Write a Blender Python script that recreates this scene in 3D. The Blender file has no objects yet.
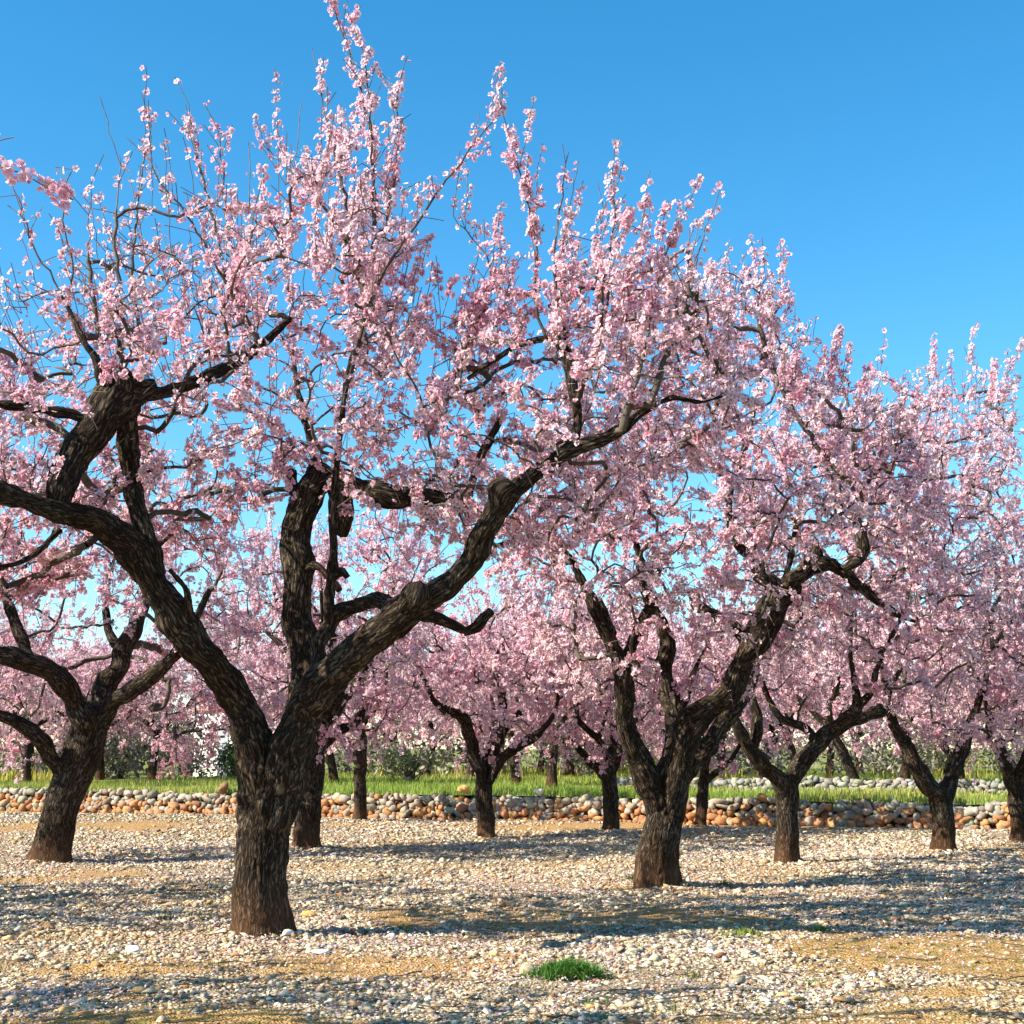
import bpy, math, random
import numpy as np
from mathutils import Vector

# ------------------------------------------------------------------ camera, sky, sun, exposure
S = bpy.context.scene
W = H = 1024
F = 1500.0                      # focal length in pixels of the 1024 px frame
CAMH = 1.03
TH = math.atan((750 - 512) / F) # horizon sits at y = 750
cd = bpy.data.cameras.new("camera")
cam = bpy.data.objects.new("camera", cd)
S.collection.objects.link(cam)
cam.location = (0, 0, CAMH)
cam.rotation_euler = (math.radians(90) + TH, 0, 0)
cd.sensor_width = 36
cd.lens = F / 1024 * 36
cd.clip_start = 0.05
cd.clip_end = 2000
S.camera = cam
S.render.resolution_x = W
S.render.resolution_y = H

SUN_EL, SUN_AZ = math.radians(37), math.radians(200)   # azimuth measured from +X, counter-clockwise: sun stands to the left, a little to the front
sdir = Vector((math.cos(SUN_EL) * math.cos(SUN_AZ), math.cos(SUN_EL) * math.sin(SUN_AZ), math.sin(SUN_EL)))
wd = bpy.data.worlds.new("World")
S.world = wd
wd.use_nodes = True
nt = wd.node_tree
nt.nodes.clear()
sky = nt.nodes.new("ShaderNodeTexSky")
sky.sky_type = 'NISHITA'
sky.sun_disc = False
sky.sun_elevation = SUN_EL
sky.sun_rotation = math.radians(90) - SUN_AZ
sky.altitude = 0
sky.air_density = 1.0
sky.dust_density = 0.0
sky.ozone_density = 4.0
hs = nt.nodes.new("ShaderNodeHueSaturation")
hs.inputs['Hue'].default_value = 0.488
hs.inputs['Saturation'].default_value = 1.30
hs.inputs['Value'].default_value = 1.05
bg = nt.nodes.new("ShaderNodeBackground")
bg.inputs['Strength'].default_value = 0.094
ow = nt.nodes.new("ShaderNodeOutputWorld")
nt.links.new(sky.outputs[0], hs.inputs['Color'])
nt.links.new(hs.outputs[0], bg.inputs['Color'])
nt.links.new(bg.outputs[0], ow.inputs[0])

sl = bpy.data.lights.new("sun", 'SUN')
sl.energy = 5.0
sl.angle = math.radians(0.5)
sl.color = (1.0, 0.94, 0.80)
so = bpy.data.objects.new("sun", sl)
S.collection.objects.link(so)
so.rotation_euler = (-sdir).to_track_quat('-Z', 'Y').to_euler()

S.view_settings.view_transform = 'Standard'
S.view_settings.look = 'None'
S.view_settings.exposure = 1.25
S.view_settings.gamma = 1.0
S.render.engine = 'CYCLES'
S.cycles.max_bounces = 6
S.cycles.diffuse_bounces = 3
S.cycles.transmission_bounces = 4
S.cycles.transparent_max_bounces = 4
S.cycles.caustics_reflective = False
S.cycles.caustics_refractive = False

# ------------------------------------------------------------------ helpers
CT, ST = math.cos(TH), math.sin(TH)

def ray(px, py):
    u, v = (px - 512) / F, (512 - py) / F
    return np.array([u, CT - ST * v, CT * v + ST])

def at(px, py, Y):              # the point seen at a pixel on the upright plane at distance Y
    d = ray(px, py)
    return np.array([0, 0, CAMH]) + d * (Y / d[1])

def ground(px, py, z=0.0):      # the point seen at a pixel on a level plane
    d = ray(px, py)
    return np.array([0, 0, CAMH]) + d * ((z - CAMH) / d[2])

def ppm(px, py, Y):             # pixels per metre there
    return F / (Y / ray(px, py)[1])

def norm(v):
    return v / np.maximum(np.linalg.norm(v, axis=-1, keepdims=True), 1e-9)

def _hash(ix, iy, iz, seed):
    h = (ix * 374761393 + iy * 668265263 + iz * 2147483647 + seed * 1274126177) & 0xffffffff
    h = ((h ^ (h >> 13)) * 1274126177) & 0xffffffff
    h = (h ^ (h >> 16)) & 0xffffffff
    return (h & 0xffffff) / float(0xffffff)

def vnoise(p, seed=0):          # value noise 0..1, p (N,3)
    p = np.asarray(p, float)
    i = np.floor(p).astype(np.int64)
    f = p - i
    f = f * f * (3 - 2 * f)
    r = 0
    for dx in (0, 1):
        for dy in (0, 1):
            for dz in (0, 1):
                w = (f[:, 0] if dx else 1 - f[:, 0]) * (f[:, 1] if dy else 1 - f[:, 1]) * (f[:, 2] if dz else 1 - f[:, 2])
                r = r + w * _hash(i[:, 0] + dx, i[:, 1] + dy, i[:, 2] + dz, seed)
    return r

def fbm(p, seed=0, o=3):
    r, a, t = 0, 1.0, 0
    p = np.asarray(p, float)
    for k in range(o):
        r = r + a * vnoise(p * 2 ** k, seed + k)
        t += a
        a *= .5
    return r / t

def link(o, parent=None):
    S.collection.objects.link(o)
    if parent is not None:
        o.parent = parent
    return o

def mesh_np(name, verts, quads=None, tris=None, mat=None, col=None, smooth=False, parent=None, vec=None):
    me = bpy.data.meshes.new(name)
    verts = np.asarray(verts, np.float32)
    me.vertices.add(len(verts))
    me.vertices.foreach_set("co", verts.ravel())
    lo, st = [], []
    off = 0
    if quads is not None and len(quads):
        q = np.asarray(quads, np.int32)
        lo.append(q.ravel())
        st.append(np.arange(len(q), dtype=np.int32) * 4)
        off = q.size
    if tris is not None and len(tris):
        t = np.asarray(tris, np.int32)
        lo.append(t.ravel())
        st.append(off + np.arange(len(t), dtype=np.int32) * 3)
    lo = np.concatenate(lo)
    st = np.concatenate(st)
    me.loops.add(len(lo))
    me.loops.foreach_set("vertex_index", lo)
    me.polygons.add(len(st))
    me.polygons.foreach_set("loop_start", st)
    if smooth:
        me.polygons.foreach_set("use_smooth", np.ones(len(st), bool))
    me.update(calc_edges=True)
    if col is not None:
        a = me.color_attributes.new("col", 'FLOAT_COLOR', 'POINT')
        c = np.ones((len(verts), 4), np.float32)
        c[:, :3] = col
        a.data.foreach_set("color", c.ravel())
    if vec is not None:
        for k, v in vec.items():
            a = me.attributes.new(k, 'FLOAT_VECTOR', 'POINT')
            a.data.foreach_set("vector", np.asarray(v, np.float32).ravel())
    if mat is not None:
        me.materials.append(mat)
    return link(bpy.data.objects.new(name, me), parent)

def tag(o, label=None, cat=None, group=None, kind=None):
    for k, v in (("label", label), ("category", cat), ("group", group), ("kind", kind)):
        if v:
            o[k] = v
    return o

def empty(name, loc):
    o = bpy.data.objects.new(name, None)
    o.location = loc
    o.empty_display_size = 0.2
    return link(o)

# ------------------------------------------------------------------ materials
def newmat(name):
    m = bpy.data.materials.new(name)
    m.use_nodes = True
    n = m.node_tree
    n.nodes.clear()
    out = n.nodes.new("ShaderNodeOutputMaterial")
    return m, n, out

def N(n, t, **kw):
    x = n.nodes.new(t)
    for k, v in kw.items():
        if k in x.inputs:
            x.inputs[k].default_value = v
        else:
            setattr(x, k, v)
    return x

def ramp(n, stops):
    r = n.nodes.new("ShaderNodeValToRGB")
    e = r.color_ramp.elements
    while len(e) > 1:
        e.remove(e[-1])
    e[0].position, e[0].color = stops[0][0], (*stops[0][1], 1)
    for p, c in stops[1:]:
        k = e.new(p)
        k.color = (*c, 1)
    return r

def mat_petal():
    m, n, out = newmat("blossom_petals")
    a = N(n, "ShaderNodeVertexColor", layer_name="col")
    d = N(n, "ShaderNodeBsdfDiffuse")
    t = N(n, "ShaderNodeBsdfTranslucent")
    mx = N(n, "ShaderNodeMixShader")
    mx.inputs[0].default_value = 0.42
    n.links.new(a.outputs[0], d.inputs[0])
    n.links.new(a.outputs[0], t.inputs[0])
    n.links.new(d.outputs[0], mx.inputs[1])
    n.links.new(t.outputs[0], mx.inputs[2])
    n.links.new(mx.outputs[0], out.inputs[0])
    return m

def mat_vcol(name, rough=0.9, noise=0.0, scale=40, bump=0.0, bscale=60, trans=0.0):
    m, n, out = newmat(name)
    a = N(n, "ShaderNodeVertexColor", layer_name="col")
    p = N(n, "ShaderNodeBsdfPrincipled", Roughness=rough)
    p.inputs['Specular IOR Level'].default_value = 0.25
    src = a.outputs[0]
    tc = N(n, "ShaderNodeTexCoord")
    if noise:
        nz = N(n, "ShaderNodeTexNoise", Scale=scale, Detail=4.0)
        n.links.new(tc.outputs['Object'], nz.inputs['Vector'])
        mr = N(n, "ShaderNodeMapRange")
        mr.inputs[1].default_value, mr.inputs[2].default_value = .3, .7
        mr.inputs[3].default_value, mr.inputs[4].default_value = 1 - noise, 1 + noise
        n.links.new(nz.outputs[0], mr.inputs[0])
        mm = N(n, "ShaderNodeVectorMath", operation='MULTIPLY')
        n.links.new(src, mm.inputs[0])
        n.links.new(mr.outputs[0], mm.inputs[1])
        src = mm.outputs[0]
    n.links.new(src, p.inputs['Base Color'])
    if bump:
        nb = N(n, "ShaderNodeTexNoise", Scale=bscale, Detail=5.0)
        n.links.new(tc.outputs['Object'], nb.inputs['Vector'])
        b = N(n, "ShaderNodeBump", Strength=bump, Distance=0.01)
        n.links.new(nb.outputs[0], b.inputs['Height'])
        n.links.new(b.outputs[0], p.inputs['Normal'])
    if trans:
        t = N(n, "ShaderNodeBsdfTranslucent")
        n.links.new(src, t.inputs[0])
        mx = N(n, "ShaderNodeMixShader")
        mx.inputs[0].default_value = trans
        n.links.new(p.outputs[0], mx.inputs[1])
        n.links.new(t.outputs[0], mx.inputs[2])
        n.links.new(mx.outputs[0], out.inputs[0])
    else:
        n.links.new(p.outputs[0], out.inputs[0])
    return m

def mat_bark():
    m, n, out = newmat("almond_bark")
    at_ = N(n, "ShaderNodeAttribute", attribute_name="bark_co")
    mp = N(n, "ShaderNodeMapping")
    mp.inputs['Scale'].default_value = (1, 1, 0.20)
    n.links.new(at_.outputs['Vector'], mp.inputs['Vector'])
    wob = N(n, "ShaderNodeTexNoise", Scale=7.0, Detail=2.0)
    n.links.new(at_.outputs['Vector'], wob.inputs['Vector'])
    ws = N(n, "ShaderNodeVectorMath", operation='SCALE')
    ws.inputs['Scale'].default_value = 0.035
    n.links.new(wob.outputs['Color'], ws.inputs[0])
    ad = N(n, "ShaderNodeVectorMath", operation='ADD')
    n.links.new(mp.outputs[0], ad.inputs[0])
    n.links.new(ws.outputs[0], ad.inputs[1])
    va = N(n, "ShaderNodeTexNoise", Scale=62.0, Detail=3.0, Roughness=.55, Distortion=.6)
    n.links.new(ad.outputs[0], va.inputs['Vector'])
    sb = N(n, "ShaderNodeMath", operation='SUBTRACT')
    sb.inputs[1].default_value = .5
    n.links.new(va.outputs[0], sb.inputs[0])
    ab = N(n, "ShaderNodeMath", operation='ABSOLUTE')
    n.links.new(sb.outputs[0], ab.inputs[0])
    nf = N(n, "ShaderNodeTexNoise", Scale=110.0, Detail=6.0, Roughness=.7)
    n.links.new(ad.outputs[0], nf.inputs['Vector'])
    nb = N(n, "ShaderNodeTexNoise", Scale=5.0, Detail=3.0)
    n.links.new(at_.outputs['Vector'], nb.inputs['Vector'])
    vr = N(n, "ShaderNodeMapRange")
    vr.inputs[2].default_value = 0.13
    n.links.new(ab.outputs[0], vr.inputs[0])
    hm = N(n, "ShaderNodeMath", operation='MULTIPLY_ADD')
    hm.inputs[1].default_value = 1.0
    n.links.new(nf.outputs[0], hm.inputs[0])
    n.links.new(vr.outputs[0], hm.inputs[2])
    hd = N(n, "ShaderNodeMath", operation='DIVIDE')
    hd.inputs[1].default_value = 1.75
    n.links.new(hm.outputs[0], hd.inputs[0])
    cr = ramp(n, [(0.28, (0.007, 0.005, 0.004)), (0.52, (0.028, 0.0198, 0.014)), (0.75, (0.070, 0.051, 0.036)), (0.95, (0.150, 0.118, 0.085))])
    n.links.new(hd.outputs[0], cr.inputs[0])
    # large patches of grey lichen and warmer bark
    lr = ramp(n, [(0.42, (0.80, 0.70, 0.58)), (0.55, (1, 1, 1)), (0.72, (1.25, 1.25, 1.1))])
    n.links.new(nb.outputs[0], lr.inputs[0])
    mm = N(n, "ShaderNodeVectorMath", operation='MULTIPLY')
    n.links.new(cr.outputs[0], mm.inputs[0])
    n.links.new(lr.outputs[0], mm.inputs[1])
    # red soil splashed on the lowest 30 cm
    so_ = N(n, "ShaderNodeAttribute", attribute_name="soil")
    sx = N(n, "ShaderNodeSeparateXYZ")
    n.links.new(so_.outputs['Vector'], sx.inputs[0])
    sm = N(n, "ShaderNodeMath", operation='MULTIPLY')
    n.links.new(sx.outputs[0], sm.inputs[0])
    n.links.new(nb.outputs[0], sm.inputs[1])
    mc = N(n, "ShaderNodeMixRGB", blend_type='MIX')
    mc.inputs[2].default_value = (0.12, 0.052, 0.022, 1)
    n.links.new(sm.outputs[0], mc.inputs[0])
    n.links.new(mm.outputs[0], mc.inputs[1])
    p = N(n, "ShaderNodeBsdfPrincipled", Roughness=0.95)
    p.inputs['Specular IOR Level'].default_value = 0.15
    n.links.new(mc.outputs[0], p.inputs['Base Color'])
    b = N(n, "ShaderNodeBump", Strength=0.9, Distance=0.012)
    n.links.new(hd.outputs[0], b.inputs['Height'])
    n.links.new(b.outputs[0], p.inputs['Normal'])
    n.links.new(p.outputs[0], out.inputs[0])
    return m

def mat_ground():
    m, n, out = newmat("stony_soil")
    tc = N(n, "ShaderNodeTexCoord")
    sa = N(n, "ShaderNodeVertexColor", layer_name="col")
    sp = N(n, "ShaderNodeSeparateColor")
    n.links.new(sa.outputs[0], sp.inputs[0])
    v1 = N(n, "ShaderNodeTexVoronoi", Scale=34.0)
    n.links.new(tc.outputs['Object'], v1.inputs['Vector'])
    v2 = N(n, "ShaderNodeTexVoronoi", Scale=85.0)
    n.links.new(tc.outputs['Object'], v2.inputs['Vector'])
    r1 = ramp(n, [(0.0, (0.30, 0.22, 0.13)), (0.35, (0.40, 0.32, 0.21)), (0.6, (0.20, 0.125, 0.065)), (0.8, (0.44, 0.37, 0.26)), (1.0, (0.26, 0.13, 0.055))])
    sc = N(n, "ShaderNodeSeparateColor")
    n.links.new(v1.outputs['Color'], sc.inputs[0])
    n.links.new(sc.outputs[0], r1.inputs[0])
    n1 = N(n, "ShaderNodeTexNoise", Scale=26.0, Detail=6.0, Roughness=.7)
    n.links.new(tc.outputs['Object'], n1.inputs['Vector'])
    r2 = ramp(n, [(0.3, (0.26, 0.125, 0.045)), (0.5, (0.44, 0.25, 0.09)), (0.7, (0.58, 0.39, 0.18))])
    n.links.new(n1.outputs[0], r2.inputs[0])
    mc = N(n, "ShaderNodeMixRGB", blend_type='MIX')
    n.links.new(sp.outputs[0], mc.inputs[0])
    n.links.new(r1.outputs[0], mc.inputs[1])
    n.links.new(r2.outputs[0], mc.inputs[2])
    # thin moss in the soil patches
    n2 = N(n, "ShaderNodeTexNoise", Scale=9.0, Detail=5.0, Roughness=.7)
    n.links.new(tc.outputs['Object'], n2.inputs['Vector'])
    mr = N(n, "ShaderNodeMapRange")
    mr.inputs[1].default_value, mr.inputs[2].default_value = .48, .62
    n.links.new(n2.outputs[0], mr.inputs[0])
    mu = N(n, "ShaderNodeMath", operation='MULTIPLY')
    n.links.new(mr.outputs[0], mu.inputs[0])
    n.links.new(sp.outputs[1], mu.inputs[1])
    mg = N(n, "ShaderNodeMixRGB", blend_type='MIX')
    mg.inputs[2].default_value = (0.17, 0.16, 0.035, 1)
    n.links.new(mu.outputs[0], mg.inputs[0])
    n.links.new(mc.outputs[0], mg.inputs[1])
    p = N(n, "ShaderNodeBsdfPrincipled", Roughness=0.95)
    p.inputs['Specular IOR Level'].default_value = 0.1
    n.links.new(mg.outputs[0], p.inputs['Base Color'])
    ad = N(n, "ShaderNodeMath", operation='ADD')
    n.links.new(v1.outputs['Distance'], ad.inputs[0])
    n.links.new(v2.outputs['Distance'], ad.inputs[1])
    b = N(n, "ShaderNodeBump", Strength=0.8, Distance=0.02)
    b.invert = True
    n.links.new(ad.outputs[0], b.inputs['Height'])
    n.links.new(b.outputs[0], p.inputs['Normal'])
    n.links.new(p.outputs[0], out.inputs[0])
    return m

def mat_field():
    m, n, out = newmat("grassy_terrace")
    tc = N(n, "ShaderNodeTexCoord")
    n1 = N(n, "ShaderNodeTexNoise", Scale=1.3, Detail=8.0, Roughness=.7)
    n.links.new(tc.outputs['Object'], n1.inputs['Vector'])
    r = ramp(n, [(0.35, (0.10, 0.14, 0.025)), (0.5, (0.17, 0.20, 0.04)), (0.62, (0.26, 0.24, 0.06)), (0.75, (0.30, 0.22, 0.10))])
    n.links.new(n1.outputs[0], r.inputs[0])
    p = N(n, "ShaderNodeBsdfPrincipled", Roughness=0.95)
    p.inputs['Specular IOR Level'].default_value = 0.1
    n.links.new(r.outputs[0], p.inputs['Base Color'])
    n.links.new(p.outputs[0], out.inputs[0])
    return m

M_PETAL = mat_petal()
M_BARK = mat_bark()
M_TWIG = mat_vcol("twig_bark", 0.9, noise=.35, scale=30)
M_STONE = mat_vcol("limestone", 0.9, noise=.25, scale=60, bump=.35, bscale=160)
M_WALL = mat_vcol("wall_limestone", 0.9, noise=.3, scale=14, bump=.8, bscale=25)
M_GRASS = mat_vcol("grass_blades", 0.7, trans=.3)
M_LEAF = mat_vcol("scrub_leaves", 0.7, trans=.2)
M_PLASTER = mat_vcol("limewash", 0.9, noise=.08, scale=3, bump=.2, bscale=12)
M_GROUND = mat_ground()
M_FIELD = mat_field()

# ------------------------------------------------------------------ ground
WA, WB = np.array([-8.9, 26.3]), np.array([6.55, 19.9])   # foot of the dry stone wall, left and right
WDIR = (WB - WA) / np.linalg.norm(WB - WA)
WNRM = np.array([-WDIR[1], WDIR[0]])                        # points away from the camera
TZ = 0.33                                                   # height of the terrace behind it

def behind_wall(xy):
    return (np.asarray(xy) - WA) @ WNRM

PATCH = []      # (centre, half width across, half depth, strength, moss): bare ochre soil with few stones
def patch(x0, x1, y0, y1, s=1.0, moss=0.5):
    a, b = ground((x0 + x1) / 2, y1)[:2], ground((x0 + x1) / 2, y0)[:2]
    l, r = ground(x0, (y0 + y1) / 2), ground(x1, (y0 + y1) / 2)
    PATCH.append(((a + b) / 2, abs(r[0] - l[0]) / 2, abs(b[1] - a[1]) / 2, s, moss))
patch(730, 1200, 930, 990, 1.5, .6)
patch(700, 860, 918, 940, .7, .3)
patch(-200, 420, 1000, 1080, 1.0, 1.0)
patch(520, 1200, 1006, 1090, .8, .6)
patch(840, 1150, 985, 1003, .5, .5)
patch(380, 690, 904, 928, .65, .1)
patch(-60, 420, 925, 945, .5, .1)
patch(250, 560, 955, 985, .45, .2)
patch(600, 960, 915, 932, .5, .2)
patch(-100, 330, 820, 838, .55, .1)
patch(60, 240, 962, 976, .4, .3)
patch(-60, 230, 872, 884, .3, .1)
patch(330, 660, 870, 884, .3, .1)
patch(300, 1030, 822, 830, .7, .0)

def soil(xy):
    xy = np.asarray(xy, float)
    p3 = np.c_[xy * 1.6, np.zeros(len(xy))]
    nz = fbm(p3 * np.array([1, 1.6, 1]), 5, 4) - .5
    s = np.zeros(len(xy))
    g = np.zeros(len(xy))
    for c, rx, ry, st, mo in PATCH:
        d = np.sqrt(((xy[:, 0] - c[0]) / rx) ** 2 + ((xy[:, 1] - c[1]) / ry) ** 2) + nz * 1.3
        k = np.clip((1.15 - d) / .45, 0, 1) * st
        s = np.maximum(s, k)
        g = np.maximum(g, k * mo)
    s = np.clip(s + np.clip((fbm(p3 * .5, 31, 4) - .56) * 4, 0, .5), 0, 1)
    return s, g

FEET = [(265, 935), (660, 888), (51, 862), (787, 863), (944, 852), (307, 849), (486, 838), (611, 833), (701, 828), (359, 821), (1019, 845)]
def zground(xy):
    xy = np.asarray(xy, float)
    p3 = np.c_[xy, np.zeros(len(xy))]
    z = (fbm(p3 * .9, 9, 3) - .5) * .07 + (fbm(p3 * 5, 19, 2) - .5) * .018
    for px, py in FEET:         # soil heaped a little round each trunk
        f = ground(px, py)
        z = z + .022 * np.exp(-((xy[:, 0] - f[0]) ** 2 + (xy[:, 1] - f[1]) ** 2) / .30 ** 2)
    return z

def axis(lo, hi, step, far):
    a = np.arange(lo, hi + 1e-6, step)
    e = step * 1.5 ** np.arange(1, 24)
    e = np.cumsum(e)
    e = e[e < far]
    return np.concatenate([(lo - e)[::-1], a, hi + e])

gx, gy = axis(-9, 9, .07, 300), axis(3.5, 26, .07, 300)
XX, YY = np.meshgrid(gx, gy)
xy = np.c_[XX.ravel(), YY.ravel()]
sv, gv = soil(xy)
nx, ny = len(gx), len(gy)
ii = (np.arange(ny - 1)[:, None] * nx + np.arange(nx - 1)[None, :]).ravel()
q = np.c_[ii, ii + 1, ii + 1 + nx, ii + nx]
tag(mesh_np("ground", np.c_[xy, zground(xy)], quads=q, mat=M_GROUND, col=np.c_[sv, gv, sv * 0], smooth=True), kind="structure")

# terrace behind the wall: a sheet from the wall's back to the horizon, rising gently far away
def zterr(xy):
    b = behind_wall(xy)
    p3 = np.c_[xy, np.zeros(len(xy))]
    return TZ + (fbm(p3 * .35, 77, 3) - .5) * .10 + np.clip(b - 12, 0, 200) * .004
us = axis(-6, 24, .4, 300)
vs = np.concatenate([np.arange(.22, 20, .4), 20 + np.cumsum(.4 * 1.25 ** np.arange(1, 24))])
UU, VV = np.meshgrid(us, vs)
txy = WA + UU.ravel()[:, None] * WDIR + VV.ravel()[:, None] * WNRM
nu, nv = len(us), len(vs)
ii = (np.arange(nv - 1)[:, None] * nu + np.arange(nu - 1)[None, :]).ravel()
tq = np.c_[ii, ii + 1, ii + 1 + nu, ii + nu]
tz = zterr(txy)
tag(mesh_np("terrace_ground", np.c_[txy, tz], quads=tq, mat=M_FIELD, smooth=True), kind="structure")

# ------------------------------------------------------------------ stones
def ico(sub):
    import bmesh
    bm = bmesh.new()
    bmesh.ops.create_icosphere(bm, subdivisions=sub, radius=1)
    v = np.array([x.co[:] for x in bm.verts])
    f = np.array([[y.index for y in x.verts] for x in bm.faces])
    bm.free()
    return v, f

def stone_variants(sub, n, rng, rough=.28, boxy=.25):
    v, f = ico(sub)
    out = []
    for k in range(n):
        off = rng.uniform(-50, 50, 3)
        d = 1 + (fbm(v * 1.1 + off, k, 2) - .5) * 2 * rough
        w = v * d[:, None]
        # chop with a few planes so it has broken faces
        for _ in range(8):
            nrm = norm(rng.normal(size=3))
            h = rng.uniform(.35, .75)
            e = np.maximum(w @ nrm - h, 0)
            w = w - e[:, None] * nrm * .9
        out.append(w)
    return np.array(out), f

def rot_z(v, a):
    c, s = np.cos(a), np.sin(a)
    return np.stack([v[..., 0] * c[:, None] - v[..., 1] * s[:, None], v[..., 0] * s[:, None] + v[..., 1] * c[:, None], v[..., 2]], -1)

def hull_variants(n, npts, rng, power=2.6):
    """broken, faceted stones: convex hulls of a few points near a rounded box"""
    import bmesh
    out = []
    for k in range(n):
        p = norm(rng.normal(size=(npts, 3)))
        p = p / (np.sum(np.abs(p) ** power, 1, keepdims=True) ** (1 / power)) * rng.uniform(.82, 1.0, (npts, 1))
        bm = bmesh.new()
        for q in p:
            bm.verts.new(q)
        bmesh.ops.convex_hull(bm, input=bm.verts[:])
        lone = [v for v in bm.verts if not v.link_faces]
        bmesh.ops.delete(bm, geom=lone, context='VERTS')
        bmesh.ops.triangulate(bm, faces=bm.faces[:])
        bm.verts.index_update()
        out.append((np.array([v.co[:] for v in bm.verts]), np.array([[v.index for v in f.verts] for f in bm.faces])))
        bm.free()
    return out

def scatter_stones(pos, size, flat, colr, npts, rng, yaw=None, tilt=.18, stretch=(.85, 1.5), power=2.6):
    var = hull_variants(24, npts, rng, power)
    k = rng.integers(0, 24, len(pos))
    V, T, C, base = [], [], [], 0
    for j, (hv, hf) in enumerate(var):
        i = np.where(k == j)[0]
        if not len(i):
            continue
        sc = np.stack([size[i] * rng.uniform(*stretch, len(i)), size[i], size[i] * flat[i]], -1)
        v = hv[None] * sc[:, None, :]
        t = rng.normal(0, tilt, (len(i), 2))
        v[..., 2] = v[..., 2] + v[..., 0] * t[:, :1] + v[..., 1] * t[:, 1:]
        v = rot_z(v, rng.uniform(0, 6.28, len(i)) if yaw is None else yaw[i]) + pos[i][:, None, :]
        T.append((hf[None] + (np.arange(len(i)) * len(hv))[:, None, None]).reshape(-1, 3) + base)
        V.append(v.reshape(-1, 3))
        C.append(np.repeat(colr[i], len(hv), 0))
        base += len(i) * len(hv)
    return np.vstack(V), np.vstack(T), np.vstack(C)

STONE_COL = np.array([(.53, .435, .30), (.45, .36, .245), (.62, .53, .39), (.30, .24, .175), (.17, .13, .105), (.44, .26, .115), (.34, .155, .065), (.49, .35, .195)])
def stone_colours(n, rng, s):
    p = np.array([.21, .22, .13, .13, .09, .08, .04, .10])
    c = STONE_COL[rng.choice(8, n, p=p)]
    c = c * 1.0 * (1 - .25 * s[:, None]) + np.array([.5, .28, .1]) * .25 * s[:, None]
    return np.clip(c * rng.normal(1, .20, (n, 1)) * rng.normal(1, .03, (n, 3)), .02, .85)

rng = np.random.default_rng(4)
allv, allt, allc, base = [], [], [], 0
for (y0, y1, dens, mean, sub) in ((4.9, 7.5, 3000, .0080, 1), (7.5, 10.5, 2500, .0088, 1), (10.5, 14.5, 1450, .0108, 1), (14.5, 19, 760, .0138, 1), (19, 25.5, 320, .018, 1)):
    hw = y1 * .345 + 1.3
    n = int(dens * (y1 - y0) * 2 * hw)
    p2 = np.c_[rng.uniform(-hw, hw, n), rng.uniform(y0, y1, n)]
    keep = (behind_wall(p2) < -.25) & (np.abs(p2[:, 0]) < p2[:, 1] * .345 + 1.3)
    p2 = p2[keep]
    s, g = soil(p2)
    clump = fbm(np.c_[p2 * 1.3, p2[:, 0] * 0], 55, 3)
    keep = rng.random(len(p2)) > np.clip(s ** 1.4 * .97 + np.clip((.48 - clump) * 3.5, 0, .7) * (1 - s), 0, .965)
    p2, s = p2[keep], s[keep]
    sz = mean * np.exp(rng.normal(0, .52, len(p2)))
    sz = np.clip(sz, .004, .045)
    fl = rng.uniform(.3, .62, len(p2))
    pos = np.c_[p2, zground(p2) + sz * fl * .35]
    v, t, c = scatter_stones(pos, sz, fl, stone_colours(len(p2), rng, s), 10 if y0 < 10 else 8, rng)
    allv.append(v); allt.append(t + base); allc.append(c); base += len(v)
for px, py in FEET:
    f = ground(px, py)[:2]
    m = 170
    a = rng.uniform(0, 6.28, m)
    rr_ = (.15 if py > 880 else .12) + rng.exponential(.10, m)
    p2 = f + np.c_[np.cos(a), np.sin(a)] * rr_[:, None]
    sz = .014 * np.exp(rng.normal(0, .5, m))
    fl = rng.uniform(.4, .75, m)
    v, t, c = scatter_stones(np.c_[p2, zground(p2) + sz * fl * .4], sz, fl, stone_colours(m, rng, rng.random(m)), 10, rng)
    allv.append(v); allt.append(t + base); allc.append(c); base += len(v)
tag(mesh_np("gravel", np.concatenate(allv), tris=np.concatenate(allt), mat=M_STONE, col=np.concatenate(allc)), kind="stuff")

# single stones one can tell apart
def stone(px, py, r, flat, colr, label, z=None, seed=0):
    rg = np.random.default_rng(900 + seed)
    p = ground(px, py, 0 if z is None else z)
    var, f = stone_variants(2, 1, rg, rough=.3)
    v = var[0] * np.array([r * 1.2, r, r * flat])
    z0 = float(zground(p[None, :2])[0]) if z is None else z
    o = mesh_np("stone", v, tris=f, mat=M_STONE, col=np.tile(np.array(colr), (len(v), 1)))
    o.location = (p[0], p[1], z0 + r * flat * .45)
    tag(o, label, "stone")
stone(309, 917, .05, .6, (.58, .33, .12), "orange ochre stone lying right of the nearest tree trunk", seed=1)
stone(133, 953, .042, .6, (.72, .68, .58), "flat pale stone lying in the left foreground shade", seed=2)
stone(255, 1003, .022, .8, (.60, .25, .10), "small rusty orange pebble near the bottom edge", seed=3)
stone(288, 938, .04, .7, (.70, .64, .52), "cream stone right against the nearest trunk's foot", seed=4)
stone(494, 957, .024, .9, (.62, .36, .14), "small ochre stone standing left of the green grass tuft", seed=5)
stone(526, 973, .05, .75, (.52, .40, .27), "round tan stone beside the left end of the grass tuft", seed=6)
stone(391, 937, .05, .6, (.72, .66, .52), "broad cream stone left of centre in the foreground", seed=7)
stone(320, 956, .045, .5, (.74, .70, .60), "flat whitish stone in shade below the nearest trunk", seed=8)

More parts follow.
